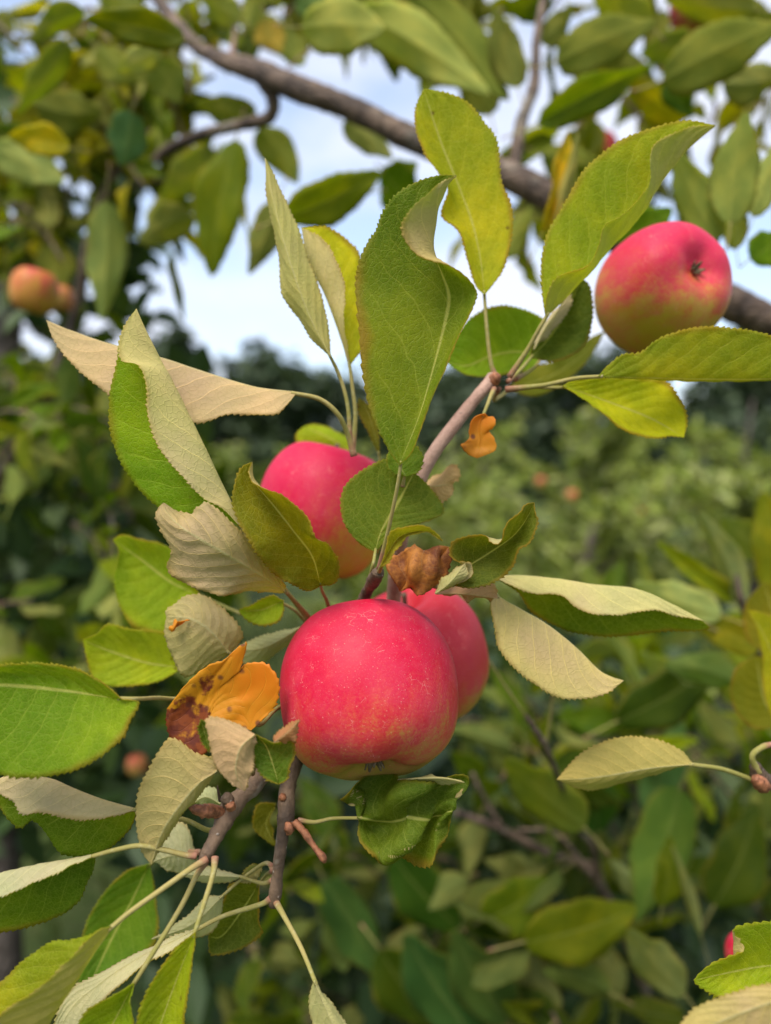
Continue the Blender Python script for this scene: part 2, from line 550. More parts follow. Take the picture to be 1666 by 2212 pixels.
def shell(grid, uvx, uvv, thick, ridge=0.0):
    """two-sided leaf from a grid (m,n,3): vertices, faces, material index, uvs"""
    m, n, _ = grid.shape
    dv = np.gradient(grid, axis=0)
    du = np.gradient(grid, axis=1)
    nr = np.cross(du, dv)
    ln = np.linalg.norm(nr, axis=2, keepdims=True)
    nr = np.where(ln > 1e-12, nr / np.maximum(ln, 1e-12), 0)
    # the collapsed ends borrow their neighbours' normals
    nr[0] = nr[1]
    nr[-1] = nr[-2]
    top = grid + nr * thick / 2
    bot = grid - nr * thick / 2
    if ridge:
        prof = np.exp(-(np.asarray(uvx) / 0.05) ** 2)[None, :] * (1 - 0.8 * np.asarray(uvv))[:, None]
        bot = bot - nr * (prof * ridge)[..., None]
    verts = np.concatenate([top.reshape(-1, 3), bot.reshape(-1, 3)])
    U = (np.broadcast_to(np.asarray(uvx)[None, :], (m, n)) * 0.5 + 0.5)
    V = np.broadcast_to(np.asarray(uvv)[:, None], (m, n))
    uv1 = np.stack([U, V], 2).reshape(-1, 2)
    uvs = np.concatenate([uv1, uv1])
    faces, mi = [], []
    N = m * n
    for i in range(m - 1):
        for j in range(n - 1):
            a, b2, c, d = i * n + j, i * n + j + 1, (i + 1) * n + j + 1, (i + 1) * n + j
            faces.append((a, b2, c, d)); mi.append(0)
            faces.append((N + d, N + c, N + b2, N + a)); mi.append(1)
    for i in range(m - 1):
        a, d = i * n, (i + 1) * n
        faces.append((a, d, N + d, N + a)); mi.append(0)
        a, d = i * n + n - 1, (i + 1) * n + n - 1
        faces.append((d, a, N + a, N + d)); mi.append(0)
    for j in range(n - 1):
        faces.append((j, N + j, N + j + 1, j + 1)); mi.append(0)
        k = (m - 1) * n + j
        faces.append((k + 1, N + k + 1, N + k, k)); mi.append(0)
    return verts, faces, mi, uvs


def tube_geo(pts, radii, seg=10, rows=None, bump=0.0, knots=()):
    p = np.asarray([tuple(q) for q in pts], dtype=float)
    r = np.asarray(radii, dtype=float)
    if rows is None:
        rows = max(8, 6 * len(p))
    both = np.concatenate([p, r[:, None]], 1)
    q = crom(both, np.linspace(0, len(p) - 1, rows))
    c, rr = q[:, :3], np.maximum(q[:, 3], 1e-5)
    if bump:
        rr = rr * (1 + smooth_noise(rows, rows // 3 + 3, bump))
    t = np.gradient(c, axis=0)
    t /= np.maximum(np.linalg.norm(t, axis=1, keepdims=True), 1e-12)
    ref = np.array([0.31, 0.17, 0.93])
    verts, uvs = [], []
    x = np.cross(ref, t[0]); x /= np.linalg.norm(x)
    lump = rng.normal(0, bump * 0.6, (rows, seg)) if bump else np.zeros((rows, seg))
    for i in range(rows):
        x = x - t[i] * np.dot(x, t[i]); x /= np.linalg.norm(x)
        y = np.cross(t[i], x)
        for s in range(seg):
            a = 2 * math.pi * s / seg
            verts.append(c[i] + (x * math.cos(a) + y * math.sin(a)) * rr[i] * (1 + lump[i, s]))
            uvs.append((s / seg, i / (rows - 1)))
    faces = []
    for i in range(rows - 1):
        for s in range(seg):
            s2 = (s + 1) % seg
            faces.append((i * seg + s, i * seg + s2, (i + 1) * seg + s2, (i + 1) * seg + s))
    faces.append(tuple(range(seg))[::-1])
    faces.append(tuple((rows - 1) * seg + s for s in range(seg)))
    return verts, faces, uvs


def tube(name, pts, radii, mat, parent=None, seg=10, rows=None, bump=0.0):
    v, f, uv = tube_geo(pts, radii, seg, rows, bump)
    return mesh_obj(name, v, f, mat, parent, uvs=uv)


def limb(name, pts, mat, parent, seg=12, bump=0.05, rows=None):
    """pts: (x, y, depth m, radius mm)"""
    return tube(name, [P(a, b, c) for a, b, c, r in pts], [r / 1000 for a, b, c, r in pts], mat, parent, seg,
                rows or 8 * len(pts), bump)


# colours (linear): upper sides and undersides
G = (0.085, 0.135, 0.012)
YG = (0.20, 0.235, 0.012)
LG = (0.125, 0.20, 0.014)
DG = (0.032, 0.062, 0.012)
OL = (0.10, 0.105, 0.018)
TAN = (0.42, 0.36, 0.19)
PALE = (0.46, 0.45, 0.27)
PINK = (0.52, 0.40, 0.30)
WHITE = (0.50, 0.52, 0.40)
OLT = (0.26, 0.24, 0.09)


def leaf(parent, d, rails, top=G, under=TAN, pet=None, pr=0.75, mats=None, tooth=2.3, name='leaf', label=None,
         crumple=0.0, wave=0.5, serr=0.75, relief=0.22, flip=False, rot=0.0, paired=False):
    """a leaf of the branch in the foreground. rails: outlines from base to tip, first one edge, last the other edge;
    each point (x, y, dz mm). The upper side faces the viewer where the first rail lies on the left of base-to-tip."""
    W = []
    if flip:
        rails = rails[::-1]
    for r in rails:
        W.append(np.array([tuple(P(q[0], q[1], d + (q[2] if len(q) > 2 else 0) / 1000)) for q in r]))
    same = paired or (len({len(w) for w in W}) == 1 and len(W) > 3)
    length = max(np.linalg.norm(np.diff(w, axis=0), axis=1).sum() for w in W)
    m = int(np.clip(round(length / (tooth / 1000) * 3), 30, 150))
    if same:
        res = [crom(w, np.linspace(0, len(w) - 1, m)) for w in W]
    else:
        res = [by_length(w, m) for w in W]
    res = np.stack(res, 1)                                   # (m, rails, 3)
    k = len(rails)
    cols = np.array(ALL_COLS)
    ts = (cols * 0.5 + 0.5) * (k - 1)
    grid = np.stack([crom(res[i], ts) for i in range(m)], 0)  # (m, n, 3)
    vv = np.linspace(0, 1, m)
    dv = np.gradient(grid, axis=0)
    du = np.gradient(grid, axis=1)
    nr = np.cross(du, dv)
    nr /= np.maximum(np.linalg.norm(nr, axis=2, keepdims=True), 1e-9)
    nr[0], nr[-1] = nr[1], nr[-2]
    au = np.abs(cols)[None, :]
    # quilting between the side veins and a soft waviness of the margin
    wide = np.linalg.norm(np.diff(grid, axis=1), axis=2).sum(1).max()
    relief = relief * min(1.0, (wide / 0.034) ** 1.5)
    s = vv[:, None] * 8.5 - au ** 1.25 * 2.4 + np.sign(cols)[None, :] * 0.22
    h = -np.cos(2 * math.pi * s) * relief * 1e-3 * np.minimum(1, au * 4) * (1 - 0.4 * au)
    taper = np.minimum(1, np.minimum(vv * 8, (1 - vv) * 8))[:, None]
    wl_ = np.stack([smooth_noise(m, 9, 1), smooth_noise(m, 9, 1)], 0)
    wv = np.where(cols[None, :] < 0, wl_[0][:, None], wl_[1][:, None])
    h = (h + wv * au ** 2 * wave * 1e-3) * taper
    if crumple:
        for _ in range(7):
            kx, ky, ph = rng.uniform(1, 4), rng.uniform(2, 7), rng.uniform(0, 6.3)
            h = h + np.sin(kx * cols[None, :] * 2 + ky * vv[:, None] * 3 + ph) * crumple * 1e-3 / 3 * taper
    grid = grid + nr * h[..., None]
    # saw-toothed margins
    saw_rows = np.arange(m) % 3
    amp = np.choose(saw_rows, [0.0, 0.55, 1.0]) * serr * 1e-3 * rng.uniform(0.5, 1.3, m) * np.minimum(1, np.minimum(vv * 10, (1 - vv) * 14))
    for e, inner in ((0, 1), (-1, -2)):
        outd = grid[:, e] - grid[:, inner]
        outd /= np.maximum(np.linalg.norm(outd, axis=1, keepdims=True), 1e-9)
        tan = np.gradient(grid[:, e], axis=0)
        tan /= np.maximum(np.linalg.norm(tan, axis=1, keepdims=True), 1e-9)
        grid[:, e] += (outd + tan * 0.6) * amp[:, None]
    v, f, mi, uv = shell(grid, cols, vv, 0.00032, ridge=0.0006)
    o = mesh_obj(name, v, f, mats or [M_TOP, M_UND], parent, mat_idx=mi, uvs=uv)
    o['tint_upper'] = top
    o['tint_lower'] = under
    if label:
        o['label'] = label
    if rot:
        o['rot'] = rot
    if pet:
        mid_i = len(cols) // 2
        start = grid[min(3, m - 1), mid_i]
        pts = [start] + [np.array(P(q[0], q[1], d + (q[2] if len(q) > 2 else 0) / 1000)) for q in pet]
        rad = np.linspace(pr * 0.68, pr * 1.0, len(pts)) / 1000
        rad[-1] *= 1.25
        tube('petiole', pts, rad, M_PET, o, 8)
    return o


def apple_profile(n):
    """(radius, height) of an apple of unit radius from stem dimple to calyx dimple"""
    pts = [(0.0, 0.62), (0.07, 0.64), (0.17, 0.74), (0.32, 0.86), (0.50, 0.90), (0.69, 0.815), (0.86, 0.61), (0.97, 0.33),
           (1.0, 0.03), (0.98, -0.27), (0.915, -0.54), (0.79, -0.76), (0.61, -0.90), (0.43, -0.945), (0.28, -0.905), (0.15, -0.835), (0.06, -0.80), (0.0, -0.795)]
    return crom(pts, np.linspace(0, len(pts) - 1, n))


def apple(center, r, axis, mat, label, lobes=0.018, squash=1.0, group=None, stem=True, detail=56):
    """axis: from calyx to stem end"""
    t = empty('apple', center, label, 'apple', group)
    q = Vector(axis).normalized().to_track_quat('Z', 'Y').to_matrix()
    prof = apple_profile(detail)
    seg = 64 if detail > 40 else 24
    ph = random.uniform(0, 6.28)
    verts, faces = [], []
    for i, (rad, h) in enumerate(prof):
        for s in range(seg):
            a = 2 * math.pi * s / seg
            lob = 1 + lobes * math.cos(5 * a + ph) * (0.5 + 0.9 * max(0, -h)) + lobes * 0.9 * math.cos(2 * a + ph * 1.7)
            hh = h * squash + 0.02 * math.cos(a + ph) * rad + (0.03 * math.cos(5 * a + ph) * rad * min(1.0, (-0.6 - h) * 4) if h < -0.6 else 0)
            verts.append((rad * lob * r * math.cos(a), rad * lob * r * math.sin(a), hh * r))
    for i in range(len(prof) - 1):
        for s in range(seg):
            s2 = (s + 1) % seg
            faces.append((i * seg + s2, i * seg + s, (i + 1) * seg + s, (i + 1) * seg + s2))
    body = mesh_obj('fruit', np.array(verts), faces, mat)
    body.parent = t
    body.rotation_euler = q.to_euler()
    # calyx: five dry sepals with a tuft
    cv, cf = [], []
    zc = -0.80 * r * squash
    for k in range(5):
        a = 2 * math.pi * k / 5 + ph
        base = len(cv)
        for (rr, zz, w) in ((0.015, 0.02, 0.036), (0.055, -0.045, 0.036), (0.085, -0.10, 0.022), (0.10, -0.14, 0.006)):
            for sgn in (-1, 1):
                aa = Vector((math.cos(a), math.sin(a), 0)) * rr * r + Vector((-math.sin(a), math.cos(a), 0)) * w * sgn * r
                cv.append((aa.x, aa.y, zc + zz * r))
        for j in range(3):
            cf.append((base + 2 * j, base + 2 * j + 1, base + 2 * j + 3, base + 2 * j + 2))
    cal = mesh_obj('calyx', np.array(cv), cf, M_CALYX)
    sol = cal.modifiers.new('thickness', 'SOLIDIFY')
    sol.thickness = r * 0.015
    cal.parent = t
    cal.rotation_euler = q.to_euler()
    if stem:
        pv, pf, puv = tube_geo([(0, 0, 0.60 * r * squash), (0.02 * r, 0, 0.75 * r * squash), (0.06 * r, 0.03 * r, 1.02 * r)], [0.0014, 0.0011, 0.0014], 8, 12, 0.04)
        st = mesh_obj('stem', pv, pf, M_TWIG, uvs=puv)
        st.parent = t
        st.rotation_euler = q.to_euler()
    return t

# ================================================================== large structure: ground, far wood, orchard row
def make_ground_mat():
    b = NB('orchard_grass_ground')
    obj = b.node('ShaderNodeTexCoord').outputs['Object']
    n = b.noise(obj, 0.9, 6, 0.65)
    n2 = b.noise(obj, 14, 5, 0.7)
    c = b.mix(b.ramp(n, 0.35, 0.65), (0.030, 0.050, 0.010), (0.060, 0.085, 0.016))
    c = b.mix(b.math('MULTIPLY', b.ramp(n2, 0.45, 0.7), 0.5), c, (0.085, 0.075, 0.035))
    return b.out(b.pbsdf(c, 0.9, b.bump(n2, 0.8, 0.05), 0.2))


gx = np.linspace(-1, 1, 41)
gv = [(math.copysign(abs(x) ** 3, x) * 600, math.copysign(abs(y) ** 3, y) * 600, 0.03 * math.sin(x * 31) * math.sin(y * 27)) for y in gx for x in gx]
gf = [(j * 41 + i, j * 41 + i + 1, (j + 1) * 41 + i + 1, (j + 1) * 41 + i) for j in range(40) for i in range(40)]
prop(mesh_obj('ground', gv, gf, make_ground_mat()), kind='structure')


def leaf_cards(centers, size, dirs=None, asp=0.5, jitter=0.35):
    """leaf-shaped bent faces (two quads folded at the midrib, pointed) at the given centres"""
    n = len(centers)
    c = np.asarray(centers)
    if dirs is None:
        dirs = rng.normal(0, 1, (n, 3)) + np.array([0, 0, -0.3])
    d = dirs / np.linalg.norm(dirs, axis=1, keepdims=True)
    up = rng.normal(0, 0.6, (n, 3)) + np.array([0, -0.2, 1.0])
    x = np.cross(d, up); x /= np.maximum(np.linalg.norm(x, axis=1, keepdims=True), 1e-6)
    z = np.cross(x, d)
    s = (size * rng.uniform(1 - jitter, 1 + jitter, n))[:, None]
    w = s * asp * 0.5
    lift = s * 0.10
    P0 = c
    Pm1 = c + d * s * 0.40 - z * lift * 0.3
    Pt = c + d * s - z * lift
    L1 = c + d * s * 0.28 + x * w * 0.92 + z * lift
    L2 = c + d * s * 0.66 + x * w * 0.86 + z * lift * 0.6
    R1 = c + d * s * 0.28 - x * w * 0.92 + z * lift
    R2 = c + d * s * 0.66 - x * w * 0.86 + z * lift * 0.6
    V = np.stack([P0, L1, L2, Pt, R2, R1, Pm1], 1).reshape(-1, 3)
    F = []
    for i in range(n):
        o = 7 * i
        F += [(o, o + 6, o + 1), (o + 1, o + 6, o + 2), (o + 2, o + 6, o + 3), (o + 3, o + 6, o + 4), (o + 4, o + 6, o + 5), (o + 5, o + 6, o)]
    return V, F


# --- far wood: one dark mass behind the orchard
M_WOOD = make_crown('wood_foliage', [(0.018, 0.032, 0.014), (0.034, 0.056, 0.019), (0.050, 0.075, 0.024), (0.026, 0.048, 0.021)], 0.15)
wc = []
for i in range(34):
    x = -26 + i * 1.75 + random.uniform(-1, 1)
    y = 30 + random.uniform(-3, 6)
    hgt = random.uniform(4.6, 6.4) * (0.86 if -6 < x < -1 else 1.0)
    if x > 6: hgt *= 1.12
    for _ in range(20):
        bx, by, bz = x + random.gauss(0, 1.2), y + random.gauss(0, 1.0), random.uniform(0.2, 1.0) ** 1.2 * hgt
        rad = random.uniform(0.7, 1.4) * (1.15 - 0.5 * bz / hgt)
        k = 90
        v = rng.normal(0, 1, (k, 3)); v /= np.linalg.norm(v, axis=1, keepdims=True)
        wc.append(np.array([bx, by, bz]) + v * rad * rng.uniform(0.75, 1.05, (k, 1)))
for i in range(120):
    c0 = np.array([-28 + i * .5 + random.uniform(-.4, .4), 29 + random.uniform(-2, 2), random.uniform(.3, 3.2)])
    v = rng.normal(0, 1, (70, 3)); v /= np.linalg.norm(v, axis=1, keepdims=True)
    wc.append(c0 + v * rng.uniform(.5, 1.1, (70, 1)))
wv, wf = leaf_cards(np.concatenate(wc), np.full(sum(len(a) for a in wc), 0.42), asp=0.75)
prop(mesh_obj('woodland', wv, wf, M_WOOD, smooth=False), 'dark out-of-focus wood along the far edge of the orchard', 'woodland', kind='stuff')

# --- orchard row: young apple trees a few metres away
M_ROW = make_crown('row_foliage', [(0.07, 0.105, 0.014), (0.16, 0.21, 0.02), (0.28, 0.32, 0.06), (0.11, 0.16, 0.02), (0.36, 0.37, 0.14), (0.20, 0.25, 0.03)], 0.3)
M_TRUNK = make_bark('trunk_bark', (0.06, 0.045, 0.036), (0.17, 0.135, 0.11), 0.3, 0.12)


def orchard_tree(x, y, h, n=1500, label=None):
    t = empty('orchard_tree', (x, y, 0), label, 'tree', 'young apple trees in the blurred row behind')
    trunk_pts = [(x, y, -0.05), (x + 0.02, y, 0.5), (x - 0.03, y + 0.03, 1.0), (x + 0.02, y, h * 0.93)]
    tube('trunk', trunk_pts, [0.035, 0.03, 0.022, 0.006], M_TRUNK, t, 10, 24, 0.05)
    cs, ds = [], []
    for k in range(38):
        a = random.uniform(0, 6.28)
        z0 = random.uniform(0.35, h * 0.8)
        ln = random.uniform(0.35, 0.8) * (1.15 - 0.5 * z0 / h)
        rise = random.uniform(0.15, 0.9)
        b0 = np.array([x, y, z0])
        dr = np.array([math.cos(a), math.sin(a), rise]); dr /= np.linalg.norm(dr)
        tip = b0 + dr * ln + np.array([0, 0, 0.12 * ln])
        tube('branch', [tuple(b0), tuple((b0 + tip) / 2 - np.array([0, 0, 0.03])), tuple(tip)], [0.009, 0.006, 0.002], M_TRUNK, t, 5, 6)
        for q in range(n // 38):
            f = random.uniform(0.18, 1.0)
            cs.append(b0 + (tip - b0) * f + rng.normal(0, 0.02, 3))
            ds.append(dr * 0.7 + rng.normal(0, 0.8, 3))
    cs, ds = np.array(cs), np.array(ds)
    v, f = leaf_cards(cs, np.full(len(cs), 0.07), ds)
    o = mesh_obj('crown', v, f, M_ROW, t, smooth=False)
    return t


rows = [(-2.3, 5.6, 1.75), (-1.25, 5.2, 1.55), (-0.45, 6.3, 1.6), (0.45, 5.0, 1.78), (1.2, 4.5, 1.86), (2.05, 4.2, 1.95), (2.9, 4.9, 1.95), (0.9, 6.8, 1.9), (2.0, 6.6, 2.0), (-1.7, 7.6, 1.8), (0.1, 3.7, 1.36), (0.95, 3.3, 1.42), (1.7, 3.4, 1.45)]
for (x, y, h) in rows:
    orchard_tree(x, y, h, 2200 if y < 6 else 1500, 'young leafy apple tree in the blurred orchard row behind')

# --- grass on the orchard floor
gn = 9000
gxy = np.stack([rng.uniform(-3, 3.5, gn), rng.uniform(0.6, 7, gn)], 1)
gh = rng.uniform(0.08, 0.28, gn)
ga = rng.uniform(0, 6.28, gn)
lean = rng.normal(0, 0.09, (gn, 2))
V = np.zeros((gn, 5, 3))
wd = 0.004
ca, sa = np.cos(ga) * wd, np.sin(ga) * wd
V[:, 0] = np.stack([gxy[:, 0] - ca, gxy[:, 1] - sa, np.full(gn, -0.02)], 1)
V[:, 1] = np.stack([gxy[:, 0] + ca, gxy[:, 1] + sa, np.full(gn, -0.02)], 1)
V[:, 2] = np.stack([gxy[:, 0] + ca * .8 + lean[:, 0] * .4, gxy[:, 1] + sa * .8 + lean[:, 1] * .4, gh * .6], 1)
V[:, 3] = np.stack([gxy[:, 0] - ca * .8 + lean[:, 0] * .4, gxy[:, 1] - sa * .8 + lean[:, 1] * .4, gh * .6], 1)
V[:, 4] = np.stack([gxy[:, 0] + lean[:, 0], gxy[:, 1] + lean[:, 1], gh], 1)
F = []
for i in range(gn):
    o = 5 * i
    F += [(o, o + 1, o + 2, o + 3), (o + 3, o + 2, o + 4)]
M_GRASS = make_crown('grass_blades', [(0.035, 0.06, 0.012), (0.07, 0.10, 0.02), (0.13, 0.12, 0.04)], 0.2)
prop(mesh_obj('grass', V.reshape(-1, 3), F, M_GRASS, smooth=False), 'rough grass on the orchard floor', 'grass', kind='stuff')

# ================================================================== blurred leaves near by: shared leaf shapes
def template(name, fold, curl, twist, wavy, bend=0.0, m=19):
    cols = np.array([-1, -.72, -.38, -.07, 0, .07, .38, .72, 1])
    vv = np.linspace(0, 1, m)
    grid = np.zeros((m, len(cols), 3))
    wl_, wr_ = 1 + smooth_noise(m, 6, 0.10), 1 + smooth_noise(m, 6, 0.10)
    ph = random.uniform(0, 6)
    for i, v in enumerate(vv):
        w = (math.sin(math.pi * min(1, v ** 0.80)) ** 0.72) * (1 - 0.28 * v ** 2) if 0 < v < 1 else 0.0
        tw = twist * (v - 0.3)
        for j, u in enumerate(cols):
            ww = w * (wl_[i] if u < 0 else wr_[i])
            x = u * ww * math.cos(fold)
            z = abs(u) * ww * math.sin(fold) * 0.55 + wavy * 0.13 * math.sin(v * 11 + ph + (2.1 if u > 0 else 0)) * abs(u) ** 2 * min(1, w * 1.5)
            xr = x * math.cos(tw) - z * math.sin(tw)
            zr = x * math.sin(tw) + z * math.cos(tw)
            grid[i, j] = (xr * 0.28 + bend * math.sin(math.pi * v * 0.9), v, zr * 0.28 - curl * v * v)
    for e in (0, -1):                                    # teeth on the margin
        grid[1:-1:2, e, 0] += np.sign(cols[e]) * 0.012
    v, f, mi, uv = shell(grid, cols, vv, 0.0045, ridge=0.006)
    # the stalk belongs to the same small leaf
    pv, pf, puv = tube_geo([(0, 0.03, 0), (0, -0.12, -0.02), (0.01, -0.27, -0.07)], [0.009, 0.0085, 0.012], 5, 6)
    n0 = len(v)
    v = np.concatenate([v, np.array(pv)])
    f = f + [tuple(n0 + i for i in q) for q in pf]
    mi = mi + [2] * len(pf)
    uv = np.concatenate([uv, np.array(puv)])
    o = mesh_obj(name, v, f, [M_TOP_FAR, M_UND_FAR, M_PET], mat_idx=mi, uvs=uv)
    me = o.data
    bpy.data.objects.remove(o)
    return me


TPL = [template('leaf', 0.35, 0.12, 0.6, 1, .05), template('leaf', 0.5, 0.22, -0.8, 1.2, -.06), template('leaf', 0.25, 0.08, 0.4, 1.0, .04),
       template('leaf', 0.85, 0.15, 0.7, 1, -.03), template('leaf', 0.4, 0.36, -0.6, 1.5, .07), template('leaf', 1.05, 0.1, 0.5, 1.0, 0),
       template('leaf', 0.3, 0.28, 1.1, 1.4, -.07), template('leaf', 0.6, 0.05, -1.0, 1.2, .05)]


def bg_leaf(parent, base, tip, hw, roll, top=G, under=OLT, kind=None, label=None):
    """base, tip: world points; hw: half width in metres; roll: degrees about the leaf's own axis (0 = upper side to the viewer)"""
    base, tip = Vector(base), Vector(tip)
    y = tip - base
    ln = y.length
    y = y / ln
    view = (Vector((0, 0, CAM_H)) - base).normalized()
    z = (view - y * view.dot(y))
    if z.length < 1e-3:
        z = y.orthogonal()
    z.normalize()
    z.rotate(Matrix.Rotation(R(roll), 3, y))
    x = y.cross(z)
    sx = hw / 0.28
    mw = Matrix(((x.x * sx, y.x * ln, z.x * ln, base.x), (x.y * sx, y.y * ln, z.y * ln, base.y), (x.z * sx, y.z * ln, z.z * ln, base.z), (0, 0, 0, 1)))
    me = TPL[random.randrange(len(TPL)) if kind is None else kind]
    o = bpy.data.objects.new('leaf', me)
    COL.objects.link(o)
    o.parent = parent
    o.matrix_parent_inverse = parent.matrix_world.inverted()
    o.matrix_basis = mw
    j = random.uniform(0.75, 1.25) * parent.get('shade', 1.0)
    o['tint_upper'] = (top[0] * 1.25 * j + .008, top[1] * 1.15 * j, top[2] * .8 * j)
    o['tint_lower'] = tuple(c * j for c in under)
    if label: o['label'] = label
    return o


def placed(parent, specs, back=1.0):
    """specs: (base x, y, tip x, y, half width px, depth m, depth change to tip, roll, upper colour, underside colour[, shape])"""
    for s in specs:
        bx, by, tx, ty, hw, d, dd, roll, top, und = s[:10]
        d *= back
        bg_leaf(parent, P(bx, by, d), P(tx, ty, d + dd), hw / FPX * d, roll, top, und, s[10] if len(s) > 10 else None)


def twig_with_leaves(parent, pts, mat, n, ln=0.075, colors=None, unders=None, spread=1.0, droop=0.3, r0=None):
    """a twig through world points carrying n leaves"""
    pts = [Vector(p) for p in pts]
    r = r0 or 0.0028
    tube('twig', pts, np.linspace(r, r * 0.45, len(pts)), mat, parent, 7, 5 * len(pts), 0.05)
    arr = np.array([tuple(p) for p in pts])
    dense = by_length(arr, 60)
    for k in range(n):
        f = random.uniform(0.1, 1.0)
        i = min(58, int(f * 59))
        b = Vector(dense[i])
        tdir = Vector(dense[i + 1] - dense[i]).normalized()
        dr = (tdir * 0.6 + Vector(rng.normal(0, 0.62 * spread, 3)) + Vector((0, 0, -droop * random.random()))).normalized()
        L = ln * random.uniform(0.7, 1.25)
        st = b + dr * 0.27 * L
        bg_leaf(parent, st, st + dr * L, L * random.uniform(0.22, 0.30), random.uniform(-180, 180),
                random.choice(colors or [G]), random.choice(unders or [OLT]))


UPG = [(0.05, 0.09, 0.012), (0.075, 0.115, 0.012), (0.10, 0.14, 0.014), (0.04, 0.075, 0.018), (0.13, 0.15, 0.02)]
UPU = [(0.16, 0.18, 0.06), (0.22, 0.24, 0.10), (0.12, 0.14, 0.05), (0.28, 0.29, 0.14)]
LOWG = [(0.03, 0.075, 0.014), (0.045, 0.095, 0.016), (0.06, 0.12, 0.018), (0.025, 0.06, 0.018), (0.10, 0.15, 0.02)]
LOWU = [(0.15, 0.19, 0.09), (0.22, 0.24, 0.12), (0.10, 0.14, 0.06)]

# --- the thick limb across the top with its twigs and leaves
limb_root = empty('apple_limb', P(1700, 690, 0.66), 'thick grey-brown limb running from top left to right edge with blurred leaves', 'branch')
limb('limb', [(300, -60, .80, 5.59), (400, 75, .76, 6.88), (470, 125, .735, 8.17), (560, 155, .715, 11.18), (640, 190, .70, 11.61), (760, 235, .69, 11.18), (880, 295, .675, 11.61), (1010, 345, .665, 12.04), (1140, 400, .655, 12.47), (1300, 495, .65, 12.90), (1480, 600, .645, 13.33), (1640, 685, .64, 14.19), (1900, 800, .66, 15.48)], M_LIMB, limb_root, 20, 0.05, 140)
limb('branch', [(565, 165, .715, 9.46), (590, 215, .72, 6.88), (580, 255, .73, 6.02), (520, 270, .74, 5.59), (440, 290, .77, 5.59), (370, 320, .80, 6.02), (335, 345, .83, 4.30)], M_LIMB, limb_root, 12, 0.06, 60)
limb('branch', [(1110, 375, .66, 6.45), (1125, 270, .67, 5.16), (1155, 180, .68, 5.16), (1160, 80, .70, 3.87), (1180, -30, .72, 3.01)], M_LIMB, limb_root, 12, 0.06, 50)
limb('twig', [(500, 130, .73, 3), (508, 60, .73, 2.2), (500, -20, .73, 1.6)], M_SHOOT, limb_root, 8, 0.05)
limb('twig', [(600, 170, .71, 1.0), (640, 130, .70, 0.8), (690, 90, .69, 0.8)], M_SHOOT, limb_root, 8, 0.05)
D1, D2, D3 = UPG[0], UPG[1], UPG[2]
